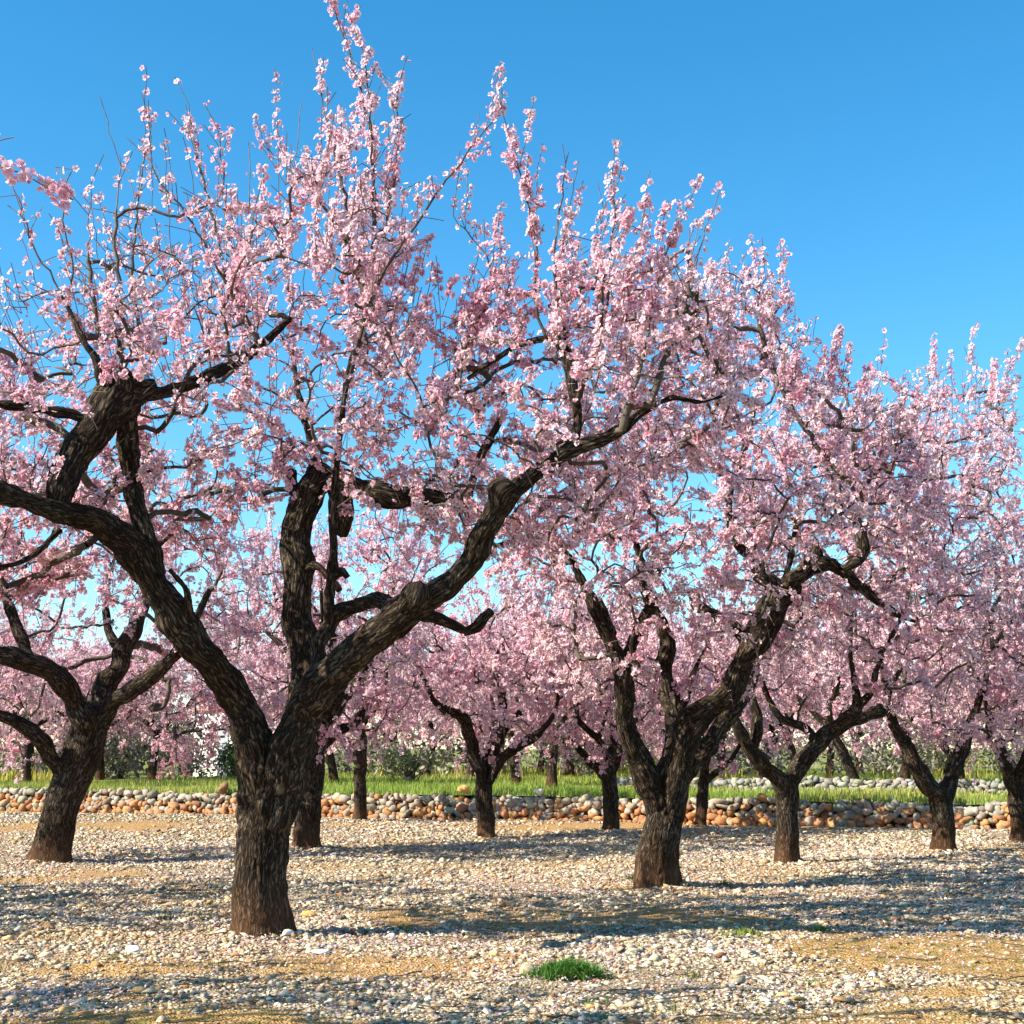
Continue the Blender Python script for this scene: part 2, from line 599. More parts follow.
# ------------------------------------------------------------------ dry stone walls
def dry_wall(name, A, B, z0, h, courses, size, label, low_col, high_col, seed, ochre=.5):
    rg = np.random.default_rng(seed)
    A, B = np.array(A), np.array(B)
    L = np.linalg.norm(B - A)
    d = (B - A) / L
    nr = np.array([-d[1], d[0]])
    pos, sz, fl, cl, yaw = [], [], [], [], []
    ch = h / courses
    for k in range(courses):
        for row in range(2):
            u = -.1
            while u < L:
                w = size * math.exp(rg.normal(0, .38))
                w = min(max(w, size * .55), size * 1.6)
                hh = ch * rg.uniform(1.15, 1.75) * (1.25 if k == 0 else 1)
                if row == 0 or k == courses - 1:
                    c = A + d * (u + w / 2) + nr * (.07 + .02 * k + .16 * row + rg.normal(0, .018))
                    zt = z0 + ch * (k + .5) + rg.normal(0, ch * .24)
                    if k == courses - 1:
                        zt += (vnoise(np.array([[u * 1.1, row, 3.3]]), seed)[0] - .55) * ch * 1.6
                    pos.append((c[0], c[1], zt))
                    sz.append(w * .62)
                    fl.append(hh / (w * .62) * .62)
                    t = (k + rg.uniform(-.5, .9)) / courses
                    oc = rg.random() < ochre * max(0, 1 - t * 1.25) + .05
                    base_c = np.array(low_col if oc else high_col)
                    cl.append(np.clip(base_c * rg.normal(1, .16) * rg.normal(1, .05, 3), .03, .8))
                    yaw.append(math.atan2(d[1], d[0]) + rg.normal(0, .22))
                u += w * rg.uniform(.9, 1.1)
    pos, sz, fl, cl, yaw = map(np.array, (pos, sz, fl, cl, yaw))
    v, t, c = scatter_stones(pos, sz, np.clip(fl, .4, 1.1), cl, 18, rg, yaw, tilt=.16, stretch=(.95, 1.3), power=4.0)
    # packed earth between and behind the stones
    e0, e1 = .15, .30
    q = [A + nr * e0, B + nr * e0, B + nr * e1, A + nr * e1]
    ev = np.array([(*p, z0 - .05) for p in q] + [(*p, z0 + h * .72) for p in q])
    eq = np.array([(0, 1, 5, 4), (1, 2, 6, 5), (2, 3, 7, 6), (3, 0, 4, 7), (4, 5, 6, 7)])
    nb = len(v)
    o = mesh_np(name, np.concatenate([v, ev]), quads=eq + nb, tris=t, mat=M_WALL,
                col=np.concatenate([c, np.tile([.07, .045, .028], (8, 1))]))
    tag(o, label, "stone wall")
dry_wall("dry_stone_wall", WA - WDIR * 3, WB + WDIR * 3, -.03, .36, 5, .100,
         "long low dry stone wall, ochre below and grey on top, behind the orchard", (.38, .18, .08), (.30, .25, .19), 11, .9)
C2a, C2b = WA + WDIR * 9.5 + WNRM * 5.2, WB + WDIR * 4 + WNRM * 4.0
dry_wall("rubble_wall", C2a, C2b, TZ - .05, .26, 4, .085,
         "low pale grey rubble wall on the grass terrace beyond the ochre wall", (.25, .22, .17), (.26, .24, .20), 12, .2)

def wall_stone(px, u_off, r, colr, label, seed):
    # standing on the wall's crest
    lo, hi = 0.0, 25.0
    for _ in range(40):
        mid = (lo + hi) / 2
        p = WA + WDIR * mid
        x = 512 + F * p[0] / (p[1] * CT + (TZ - CAMH) * ST)
        lo, hi = (mid, hi) if x < px else (lo, mid)
    p = WA + WDIR * lo + WNRM * u_off
    rg = np.random.default_rng(seed)
    var, f = stone_variants(2, 1, rg, rough=.3)
    v = var[0] * np.array([r * 1.15, r, r * .95])
    o = mesh_np("wall_stone", v, tris=f, mat=M_WALL, col=np.tile(np.array(colr), (len(v), 1)))
    o.location = (p[0], p[1], .37 + r * .55)
    tag(o, label, "stone")
wall_stone(218, .16, .12, (.22, .12, .06), "dark brown boulder perched on the wall left of the nearest trunk", 21)
wall_stone(460, .14, .10, (.62, .38, .12), "yellow ochre stone perched on the wall's top in the centre", 22)
wall_stone(536, .14, .085, (.66, .62, .52), "pale cream stone sitting on the wall right of the centre", 23)

# ------------------------------------------------------------------ almond trees
def spline(P, step):            # Catmull-Rom through rows of (x, y, z, r), evenly spaced
    P = np.asarray(P, float)
    if len(P) < 2:
        return P
    Q = np.vstack([2 * P[0] - P[1], P, 2 * P[-1] - P[-2]])
    out = []
    for i in range(1, len(Q) - 2):
        p0, p1, p2, p3 = Q[i - 1], Q[i], Q[i + 1], Q[i + 2]
        n = max(2, int(np.linalg.norm(p2[:3] - p1[:3]) / step))
        t = (np.arange(n) / n)[:, None]
        out.append(.5 * (2 * p1 + (p2 - p0) * t + (2 * p0 - 5 * p1 + 4 * p2 - p3) * t ** 2 + (3 * p1 - p0 - 3 * p2 + p3) * t ** 3))
    out.append(P[-1:])
    out = np.vstack(out)
    L = np.concatenate([[0], np.cumsum(np.linalg.norm(np.diff(out[:, :3], axis=0), axis=1))])
    n = max(4, int(L[-1] / step))
    u = np.linspace(0, L[-1], n + 1)
    out = np.stack([np.interp(u, L, out[:, k]) for k in range(4)], 1)
    for _ in range(3):
        out[1:-1] = .5 * out[1:-1] + .25 * (out[2:] + out[:-2])
    out[:, 3] = np.maximum(out[:, 3], P[:, 3].min() * .8)
    return out

def tube(P, sides, step, rng, fiss=.004, lump=.10, flare=0.0, ground_z=None):
    C = spline(P, step)
    c, r = C[:, :3].copy(), C[:, 3]
    n = len(c)
    if n > 4:                   # old almond limbs are never smooth curves
        off = rng.uniform(-90, 90, 3)
        fq = min(6.0, .32 / r.mean())
        wv = np.stack([fbm(c * fq + off + k * 17, k, 2) - .5 for k in range(3)], 1)
        e = np.minimum(np.arange(n), 6)[:, None] / 6
        c = c + wv * r[:, None] * (.6 if lump < .12 else .9) * e
    cs = C[:, :3].copy()
    for _ in range(4):
        cs[1:-1] = .5 * cs[1:-1] + .25 * (cs[2:] + cs[:-2])
    T = norm(np.gradient(cs, axis=0))
    U = np.zeros_like(T)
    a = np.array([1., 0, 0]) if abs(T[0][0]) < .8 else np.array([0, 1., 0])
    u = a - T[0] * (a @ T[0])
    for i in range(n):
        u = u - T[i] * (u @ T[i])
        u = u / np.linalg.norm(u)
        U[i] = u
    V = np.cross(T, U)
    th = np.arange(sides) / sides * 2 * math.pi
    L = np.concatenate([[0], np.cumsum(np.linalg.norm(np.diff(c, axis=0), axis=1))])
    rm = r.mean()
    ct, st = np.cos(th), np.sin(th)
    bc = np.stack([np.broadcast_to(ct * rm, (n, sides)), np.broadcast_to(st * rm, (n, sides)), np.broadcast_to(L[:, None], (n, sides))], -1)
    if lump > .12:              # knots and swellings along old limbs
        kn = vnoise(np.c_[L / np.maximum(rm * 2.2, .02), L * 0, L * 0] + rng.uniform(0, 50), 2)
        r = r * (1 + .42 * (kn - .5))
    off = rng.uniform(-20, 20, 3)
    bc = bc.reshape(-1, 3) + off
    tw = bc + (np.stack([vnoise(bc * 5, 3), vnoise(bc * 5, 4), 0 * bc[:, 0]], 1) - .5) * .05
    rid = 1 - np.abs(2 * vnoise(tw * np.array([38, 38, 6.5]), 7) - 1)
    rid = .6 * rid + .4 * (1 - np.abs(2 * vnoise(tw * np.array([70, 70, 13]), 8) - 1))
    lm = (fbm(bc * np.array([1, 1, .8]) * (.5 / max(rm, .02)), 11, 3) - .5) * 2
    rr = np.repeat(r, sides) * (1 + lump * lm) + fiss * (.5 - rid) * 2.2
    if flare:
        zz = np.repeat(L, sides)
        k = rng.uniform(0, 6.28)
        tt = np.tile(th, n)
        rr *= 1 + flare * np.exp(-zz / .10) * (.75 + .6 * np.cos(3 * tt + k) + .3 * np.cos(5 * tt + 2 * k)) + .05 * np.cos(3 * tt + k + zz * 1.3)
    d = U[:, None, :] * ct[None, :, None] + V[:, None, :] * st[None, :, None]
    v = c[:, None, :] + d * rr.reshape(n, sides)[..., None]
    v = v.reshape(-1, 3)
    i = np.arange(n - 1)[:, None] * sides
    j = np.arange(sides)[None]
    j2 = (j + 1) % sides
    q = np.stack([i + j, i + j2, i + sides + j2, i + sides + j], -1).reshape(-1, 4)
    # cap
    v = np.vstack([v, c[-1] + T[-1] * r[-1] * .35])
    bc = np.vstack([bc, bc[-1]])
    last = (n - 1) * sides
    tr = np.stack([last + j[0], last + j2[0], np.full(sides, len(v) - 1)], -1)
    return v, q, tr, bc, np.c_[c, r]

def join(parts):
    V, Q, T, B, b = [], [], [], [], 0
    for v, q, t, bc in parts:
        V.append(v); Q.append(q + b); T.append(t + b); B.append(bc); b += len(v)
    return np.vstack(V), np.vstack(Q), np.vstack(T), np.vstack(B)

def wood_mesh(name, parts, parent, loc):
    v, q, t, bc = join(parts)
    soilv = np.clip(1.1 - (v[:, 2] - loc[2]) / .30, 0, 1.0)
    v = v - loc
    return mesh_np(name, v, quads=q, tris=t, mat=M_BARK, smooth=True, parent=parent,
                   vec={"bark_co": bc, "soil": np.stack([soilv, soilv, soilv], 1)})

def twig_tubes(polys, sides):   # polys: list of (n, 4)
    P = np.vstack(polys)
    ln = np.array([len(p) for p in polys])
    st = np.concatenate([[0], np.cumsum(ln)[:-1]])
    pid = np.repeat(np.arange(len(ln)), ln)
    c, r = P[:, :3], P[:, 3]
    n = len(c)
    nxt = np.minimum(np.arange(n) + 1, st[pid] + ln[pid] - 1)
    prv = np.maximum(np.arange(n) - 1, st[pid])
    T = norm(c[nxt] - c[prv] + 1e-7)
    md = norm(c[st + ln - 1] - c[st] + 1e-7)
    ax = np.eye(3)[np.argmin(np.abs(md), 1)]
    u = ax[pid]
    u = norm(u - T * np.sum(u * T, 1, keepdims=True))
    w = np.cross(T, u)
    th = np.arange(sides) / sides * 2 * math.pi
    v = c[:, None] + (u[:, None] * np.cos(th)[None, :, None] + w[:, None] * np.sin(th)[None, :, None]) * r[:, None, None]
    k = np.where(nxt != np.arange(n))[0]
    j = np.arange(sides)
    j2 = (j + 1) % sides
    q = np.stack([k[:, None] * sides + j, k[:, None] * sides + j2, (k[:, None] + 1) * sides + j2, (k[:, None] + 1) * sides + j], -1).reshape(-1, 4)
    return v.reshape(-1, 3), q, np.repeat(r, sides), np.repeat(pid, sides)

class Skeleton:
    def __init__(self, cap=60000):
        self.p = np.zeros((cap, 3)); self.t = np.zeros((cap, 3)); self.par = np.full(cap, -1, int)
        self.free = np.zeros(cap, bool)     # twigs may start here
        self.lim = np.full(cap, .03)
        self.n = 0
        self.polys = []                     # lists of node ids, first one is the node it springs from
    def add(self, p, t, par, free=True, lim=.03):
        i = self.n
        self.p[i] = p; self.t[i] = t; self.par[i] = par; self.free[i] = free; self.lim[i] = lim
        self.n += 1
        return i
    def limb(self, C, skip):
        n = len(C)
        T = norm(np.gradient(C[:, :3], axis=0))
        prev = -1
        for i in range(n):
            prev = self.add(C[i, :3], T[i], prev, i >= skip * n, C[i, 3])
    def run(self, start, pts):
        ids = [start]
        prev = start
        for k in range(len(pts)):
            a = self.p[prev]
            prev = self.add(pts[k], norm(pts[k] - a), prev)
            ids.append(prev)
        self.polys.append(ids)
        return ids
    def nearest(self, T, zpen=.4):
        d = self.p[:self.n] - T
        c = np.linalg.norm(d, axis=1) + zpen * np.maximum(d[:, 2], 0)
        c[~self.free[:self.n]] += 1e3
        i = int(np.argmin(c))
        return i, float(np.linalg.norm(d[i]))
    def reach(self, T, rng, up=.3, wob=.10, step=.06):
        i, d = self.nearest(T)
        if d < .05 or d > 3:
            return None
        a = self.p[i]
        s = self.t[i] * .5 + (T - a) / d * .8 + np.array([0, 0, up]) + rng.normal(0, .22, 3)
        s = s / np.linalg.norm(s)
        n = max(2, int(d / step))
        t = (np.arange(1, n + 1) / n)[:, None]
        m = a + s * d * .5
        p = (1 - t) ** 2 * a + 2 * t * (1 - t) * m + t ** 2 * T
        p = p + rng.normal(0, 1, (n, 3)) * min(d, .4) * wob * .22
        return self.run(i, p)

def in_poly(pts, poly):
    x, y = pts[:, 0], pts[:, 1]
    r = np.zeros(len(pts), bool)
    dm = np.full(len(pts), 1e9)
    for i in range(len(poly)):
        (x1, y1), (x2, y2) = poly[i - 1], poly[i]
        c = (y1 > y) != (y2 > y)
        r ^= c & (x < (x2 - x1) * (y - y1) / (y2 - y1 + 1e-9) + x1)
        e = np.array([x2 - x1, y2 - y1], float)
        t = np.clip(((x - x1) * e[0] + (y - y1) * e[1]) / (e @ e + 1e-9), 0, 1)
        dm = np.minimum(dm, np.hypot(x - x1 - t * e[0], y - y1 - t * e[1]))
    return r, dm

def crown_outline(poly, Y, depth, n, rng, shift=0.0, gap=.40, edge=130.):
    """points filling a crown whose outline is POLY as seen across the tree, DEPTH metres deep to either side"""
    poly = np.array(poly, float)
    lo, hi = poly.min(0), poly.max(0)
    out = []
    while len(out) < n:
        p = rng.uniform(lo, hi, (4 * n, 2))
        ok, dm = in_poly(p, poly)
        p, dm = p[ok], dm[ok]
        half = depth * np.sqrt(np.clip(dm / edge, .02, 1))
        Yd = Y + shift + rng.uniform(-1, 1, len(p)) * half
        for (a, b), y in zip(p, Yd):
            out.append(at(a, b, Y) + np.array([0, y - Y, 0]))
    out = np.array(out)
    g = fbm(out * 1.6 + 7, 3, 2)
    out = out[g > gap] if (g > gap).sum() > n * .4 else out
    rng.shuffle(out)
    return out[:n]

def crown_lobes(lobes, n, rng, gap=.40, zmin=.75):
    out = []
    vol = np.array([l[3] * l[4] * l[5] for l in lobes])
    for l, m in zip(lobes, (vol / vol.sum() * n * 2.2).astype(int)):
        d = norm(rng.normal(size=(m, 3))) * (rng.random(m) ** .42)[:, None]
        out.append(np.array(l[:3]) + d * np.array(l[3:6]))
    out = np.vstack(out)
    out = out[(out[:, 2] > zmin) & (fbm(out * 1.6 + 7, 3, 2) > gap)]
    rng.shuffle(out)
    return out[:n]

# one blossom, facing +z, radius 1
def flower_template(lod):
    vs, fs, w = [], [], []
    for k in range(5):
        a = k * 2 * math.pi / 5
        if lod == 0:
            pet = [(.05, 0), (.45, .33), (.86, .34), (.97, .0), (.86, -.34), (.45, -.33)]
            f = [(0, 1, 2, 3), (0, 3, 4, 5)]
            wt = [0, .55, 1, 1, 1, .55]
        else:
            pet = [(.05, 0), (.66, .42), (1.0, 0), (.66, -.42)]
            f = [(0, 1, 2, 3)]
            wt = [0, .9, 1, .9]
        b = len(vs)
        for x, y in pet:
            vs.append((x, y, a))
        fs += [tuple(b + i for i in g) for g in f]
        w += wt
    return np.array(vs), np.array(fs), np.array(w)

PALE, MID, DEEP, THROAT = np.array([.95, .82, .84]), np.array([.93, .64, .71]), np.array([.84, .42, .52]), np.array([.52, .07, .15])

def flowers(pos, nrm, size, tint, rng, lod):
    """returns verts, quads, colours for many blossoms"""
    tv, tf, tw = flower_template(lod)
    n = len(pos)
    a = np.where(np.abs(nrm[:, 2:3]) < .9, np.array([[0, 0, 1.]]), np.array([[1., 0, 0]]))
    u = norm(np.cross(a, nrm))
    w = np.cross(nrm, u)
    open_ = np.where(rng.random(n) < .13, rng.uniform(.9, 1.25, n), rng.uniform(.05, .65, n))
    sc = size * np.where(open_ > .9, .6, 1)
    x, y, ang = tv[:, 0], tv[:, 1], tv[:, 2]
    jit = rng.normal(0, .13, (n, 5))[:, (np.arange(len(tv)) // (len(tv) // 5))]
    al = open_[:, None] + jit
    X = x[None] * np.cos(al)
    Z = x[None] * np.sin(al) + np.abs(y)[None] * .28
    A = ang[None] + rng.uniform(0, 6.28, n)[:, None] + jit * .5
    Y = y[None] * np.ones_like(X)
    lx = X * np.cos(A) - Y * np.sin(A)
    ly = X * np.sin(A) + Y * np.cos(A)
    v = pos[:, None] + (u[:, None] * lx[..., None] + w[:, None] * ly[..., None] + nrm[:, None] * Z[..., None]) * sc[:, None, None]
    tint = np.clip(tint + np.where(open_ > .9, .35, 0), 0, 1)[:, None]
    col = np.where(tint < .5, PALE * (1 - tint * 2) + MID * tint * 2, MID * (2 - tint * 2) + DEEP * (tint * 2 - 1))
    col = col * rng.normal(1, .05, (n, 1))
    thr = THROAT * .75 + col * .25
    c = thr[:, None] * (1 - tw)[None, :, None] + col[:, None] * tw[None, :, None]
    q = (tf[None] + (np.arange(n) * len(tv))[:, None, None]).reshape(-1, 4)
    V, Q, C = [v.reshape(-1, 3)], [q], [c.reshape(-1, 3)]
    if lod == 0:                # red-brown calyx behind each blossom
        b = V[0].shape[0]
        th = np.arange(3) * 2.0944
        cv = [pos - nrm * sc[:, None] * .42]
        for t in th:
            cv.append(pos + (u * math.cos(t) + w * math.sin(t)) * sc[:, None] * .20)
        cv = np.stack(cv, 1)
        f = np.array([(0, 1, 2, 2), (0, 2, 3, 3), (0, 3, 1, 1)])
        i = (f[None] + (np.arange(n) * 4)[:, None, None]).reshape(-1, 4) + b
        V.append(cv.reshape(-1, 3)); C.append(np.tile([.26, .07, .06], (n * 4, 1)))
        return np.vstack(V), np.vstack(Q), np.vstack(C), i[:, :3]
    return V[0], Q[0], C[0], np.zeros((0, 3), int)

def leaves(pos, dr, size, rng):
    n = len(pos)
    dr = norm(dr)
    a = norm(np.cross(dr, rng.normal(size=(n, 3))))
    b = np.cross(dr, a)
    s = size[:, None]
    v = np.stack([pos, pos + dr * s * .5 + a * s * .16 + b * s * .05, pos + dr * s, pos + dr * s * .5 - a * s * .16 + b * s * .05], 1)
    q = np.arange(n * 4).reshape(-1, 4)
    c = np.repeat(np.array([.20, .27, .06]) * rng.normal(1, .2, (n, 1)), 4, 0)
    return v.reshape(-1, 3), q, c

def build_tree(base, trunk, limbs, targets, label, seed, lod=1, group="almond trees of the orchard", dens=75,
               shoots=120, shoot_len=(.15, .5), extra=(), tint=.36, fsize=.021, droop=.25, bare=None, plain_tip=False, cat="tree", name="almond_tree"):
    """trunk: rows (x,y,z,r); limbs: list of lists of such polylines (first the limb, then its own branches); extra: thin branches drawn one by one"""
    rng = np.random.default_rng(seed)
    loc = np.array([base[0], base[1], base[2]])
    root = tag(empty(name, tuple(loc)), label, cat, group)
    sides, step = ((104, .013), (36, .035), (12, .08))[lod]
    sk = Skeleton()
    v, q, t, bc, C = tube(trunk, sides, step, rng, fiss=(.011, .008, .004)[lod], lump=.10, flare=.26)
    wood_mesh("trunk", [(v, q, t, bc)], root, loc)
    for lb in limbs:
        parts = []
        for k, pl in enumerate(lb):
            r0 = max(p[3] for p in pl)
            v, q, t, bc, C = tube(pl, max(8, int(sides * min(1, r0 / .09))), step, rng, fiss=min((.010, .006, .003)[lod], r0 * .14), lump=.16)
            parts.append((v, q, t, bc))
            sk.limb(C[::2], .45 if k == 0 else .15)
        wood_mesh("limb", parts, root, loc)
    for ex, lim in extra:       # hand-placed thin branches and shoots
        P = spline(np.c_[np.asarray(ex, float), np.full(len(ex), .01)], .06)[:, :3]
        i, d = sk.nearest(P[0], .2)
        lead = []
        if .06 < d < 1.2:
            m = int(d / .07)
            a = sk.p[i]
            lead = [a + (P[0] - a) * (j + 1) / (m + 1) + rng.normal(0, .01, 3) for j in range(m)]
        P = P + rng.normal(0, .006, P.shape)
        sk.run(i, np.vstack([np.array(lead).reshape(-1, 3), P]))
    # branches reach out to points spread through the crown, nearest first
    if len(targets):
        d0 = np.array([np.min(np.linalg.norm(sk.p[:sk.n][sk.free[:sk.n]] - T, axis=1)) for T in targets])
        for T in targets[np.argsort(d0 + rng.normal(0, .12, len(d0)))]:
            sk.reach(T, rng, up=.3)
    n_main = len(sk.polys)
    ctr = np.mean(targets, 0) if len(targets) else loc + np.array([0, 0, 2.])
    zhi = np.percentile(targets[:, 2], 55) if len(targets) else 1
    cand = np.array([i for pl in sk.polys[(len(extra) if plain_tip else 0):n_main] for i in pl[1:]])
    # straight one-year shoots
    up_c = cand[sk.p[cand, 2] > zhi - .3]
    for i in rng.choice(up_c, min(shoots, len(up_c)), replace=False) if shoots else ():
        a = sk.p[i]
        o = norm(a - ctr) * .35
        d = norm(np.array([0, 0, 1.]) + o + rng.normal(0, .16, 3))
        L = rng.uniform(*shoot_len) * (1 if rng.random() < .75 else 1.4)
        m = max(3, int(L / .06))
        b = rng.normal(0, .035, 3)
        t = np.arange(1, m + 1)[:, None] / m
        sk.run(int(i), a + d * t * L + b * t ** 2 * L + rng.normal(0, .004, (m, 3)))
    n_shoot = len(sk.polys)
    # short spurs and drooping side twigs
    for i in rng.choice(cand, min(int(len(targets) * 1.5), len(cand)), replace=False):
        a = sk.p[i]
        d = norm(sk.t[i] * .4 + rng.normal(0, .55, 3) + norm(a - ctr) * .4 + np.array([0, 0, -droop if a[2] < zhi else .3]))
        L = rng.uniform(.08, .26)
        m = max(2, int(L / .06))
        t = np.arange(1, m + 1)[:, None] / m
        sk.run(int(i), a + d * t * L + np.array([0, 0, -.15 * droop]) * t ** 2 * L)
    # thickness from the number of tips carried
    n = sk.n
    cnt = np.zeros(n)
    has = np.zeros(n, bool)
    par = sk.par[:n]
    has[par[par >= 0]] = True
    cnt[~has] = 1
    for i in range(n - 1, -1, -1):
        if par[i] >= 0:
            cnt[par[i]] += cnt[i]
    rad = (.0024 if lod < 2 else .0032) * np.maximum(cnt, 1) ** .46
    polys, meta = [], []
    for ids in sk.polys:
        p = sk.p[ids]
        r = rad[ids].copy()
        r[0] = r[1]
        r = np.minimum(r, sk.lim[ids[0]] * .8)
        r = np.maximum.accumulate(r[::-1])[::-1]
        polys.append(np.c_[p, r])
    v, q, rr, pid = twig_tubes(polys, (5, 4, 3)[lod])
    tc = np.array([.12, .092, .072]) + np.clip((.006 - rr)[:, None] * 12, -.04, .05) * np.array([1, .72, .62])
    tc = tc * rng.normal(1, .22, len(polys))[pid][:, None]
    # blossoms along the thin wood
    A, B, Rr, F_, SH = [], [], [], [], []
    for k, (pl, ids) in enumerate(zip(polys, sk.polys)):
        f = math.exp(rng.normal(-.1, .55))
        if rng.random() < .07:
            f = .05
        if k >= n_main:
            f *= 1.15
        if bare is not None:
            f *= bare(pl[-1, :3])
        if f <= 0:
            continue
        A.append(pl[:-1, :3]); B.append(pl[1:, :3]); Rr.append(pl[1:, 3]); F_.append(np.full(len(pl) - 1, f)); SH.append(np.full(len(pl) - 1, n_main <= k < n_shoot or k < len(extra)))
    A, B, Rr, F_, SH = np.vstack(A), np.vstack(B), np.concatenate(Rr), np.concatenate(F_), np.concatenate(SH)
    L = np.linalg.norm(B - A, axis=1)
    clump = fbm((A + B) * 5.5, 23, 2)                # tight groups with bare stretches between
    lam = L * dens * F_ * np.clip((.0115 - Rr) / .007, 0, 1) * np.clip((clump - .34) * 6, np.where(SH, .45, .04), 1.75)
    k = rng.poisson(lam)
    idx = np.repeat(np.arange(len(k)), k)
    m = len(idx)
    # blossoms sit in tight groups at the nodes
    tpos = rng.integers(0, 3, m) / 3 + rng.normal(0, .10, m)
    ax = A[idx] + (B - A)[idx] * tpos[:, None]
    tan = norm((B - A)[idx])
    rad_d = rng.normal(size=(m, 3))
    rad_d = norm(rad_d - tan * np.sum(rad_d * tan, 1, keepdims=True))
    size = fsize * rng.uniform(.78, 1.2, m)
    pos = ax + rad_d * (Rr[idx] + size * rng.uniform(.5, 1.15, m))[:, None]
    nrm = norm(rad_d + tan * .3 + np.array([0, 0, .15]) + rng.normal(0, .35, (m, 3)))
    tn = np.clip(tint + (fbm(ax * 2.6, 41, 2) - .5) * 1.5 + rng.normal(0, .17, m), 0, 1)
    fv, fq, fc, ft = flowers(pos, nrm, size, tn, rng, lod)
    nl = int(m * (.09 if lod < 2 else .04))
    if nl:
        j = rng.integers(0, m, nl)
        lv, lq, lc = leaves(ax[j], rad_d[j] + tan[j] * 1.3, rng.uniform(.012, .032, nl), rng)
        fq = np.vstack([fq, lq + len(fv)])
        fv = np.vstack([fv, lv]); fc = np.vstack([fc, lc])
    crown = mesh_np("crown", fv - loc, quads=fq, tris=ft, mat=M_PETAL, col=np.clip(fc, .01, .95), parent=root)
    mesh_np("twigs", v - loc, quads=q, mat=M_TWIG, col=np.clip(tc, .02, .4), smooth=True, parent=root)
    print("TREE", label[:30], "twiglen %.0f" % L.sum(), "flowers", m, "nodes", n)
    return root

def trace(rows, Y, k=1.0):             # rows (px, py, depth offset, width in px) -> (x, y, z, r)
    out = []
    for px, py, dz, w in rows:
        p = at(px, py, Y + dz * k)
        out.append((*p, w / 2 / ppm(px, py, Y + dz * k)))
    return out

def trace3(rows, Y):
    return [at(px, py, Y + dz) for px, py, dz in rows]

def foot(px, py):
    p = ground(px, py)
    p[2] = float(zground(p[None, :2])[0])
    return p

# ---- the nearest tree
b = foot(265, 935)
Y = b[1]
trunk = trace([(264, 946, 0, 66), (264, 925, 0, 60), (263, 890, 0, 55), (263, 850, 0, 53), (265, 815, 0, 54), (268, 790, 0, 54), (271, 765, 0, 48), (273, 745, 0, 34)], Y)
limb_w = [trace([(263, 880, 0, 20), (257, 820, 0, 38), (255, 770, -.02, 44), (249, 738, -.05, 40), (238, 702, -.1, 36), (203, 655, -.22, 38), (178, 622, -.3, 38), (159, 588, -.36, 36), (133, 550, -.42, 35), (103, 527, -.5, 30), (66, 512, -.6, 27), (33, 503, -.7, 25), (0, 494, -.8, 26), (-45, 478, -.95, 20), (-95, 440, -1.05, 14)], Y, 1.7),
          trace([(55, 510, -.6, 24), (60, 488, -.6, 30), (74, 458, -.55, 34), (98, 430, -.5, 38), (114, 408, -.45, 46), (124, 394, -.42, 48), (140, 389, -.4, 34), (154, 386, -.38, 18)], Y, 1.7),
          trace([(158, 575, -.38, 22), (148, 535, -.38, 22), (136, 497, -.36, 20), (129, 455, -.36, 22), (126, 415, -.4, 26)], Y, 1.7),
          trace([(140, 392, -.4, 20), (165, 394, -.3, 15), (206, 377, -.2, 15), (232, 364, -.1, 13), (262, 345, 0, 11), (290, 318, .1, 7)], Y, 1.7),
          trace([(100, 425, -.5, 14), (66, 414, -.55, 13), (33, 406, -.6, 11), (0, 405, -.65, 10), (-40, 395, -.7, 7)], Y, 1.7),
          trace([(112, 400, -.45, 16), (103, 380, -.5, 13), (96, 362, -.5, 10), (83, 340, -.5, 8), (66, 305, -.45, 5)], Y, 1.7),
          trace([(120, 400, -.45, 26), (124, 380, -.48, 22), (120, 371, -.5, 16)], Y, 1.7),
          trace([(60, 530, -.5, 7), (26, 560, -.6, 6), (-20, 570, -.7, 5)], Y, 1.7),
          trace([(196, 640, -.22, 14), (188, 606, -.35, 9), (186, 590, -.4, 7), (170, 570, -.45, 5)], Y, 1.7)]
limb_c = [trace([(270, 870, .03, 20), (283, 800, .08, 42), (293, 745, .12, 44), (306, 700, .2, 36), (307, 670, .26, 36), (300, 612, .36, 34), (295, 556, .44, 33), (303, 518, .5, 34), (316, 486, .55, 32), (319, 466, .58, 27)], Y),
          trace([(312, 492, .5, 24), (335, 478, .5, 22), (357, 486, .45, 24), (388, 497, .4, 28), (405, 499, .4, 22), (428, 498, .36, 17), (463, 497, .3, 15), (476, 474, .25, 12), (484, 450, .2, 10), (500, 420, .2, 7)], Y),
          trace([(332, 482, .45, 22), (341, 500, .42, 26), (343, 520, .4, 22), (340, 536, .4, 14)], Y),
          trace([(306, 505, .5, 14), (292, 488, .5, 13), (290, 470, .5, 12)], Y),
          trace([(318, 470, .55, 14), (310, 440, .6, 9), (300, 400, .7, 7), (292, 350, .8, 5)], Y),
          trace([(302, 575, .36, 10), (318, 566, .3, 9), (340, 590, .2, 8)], Y)]
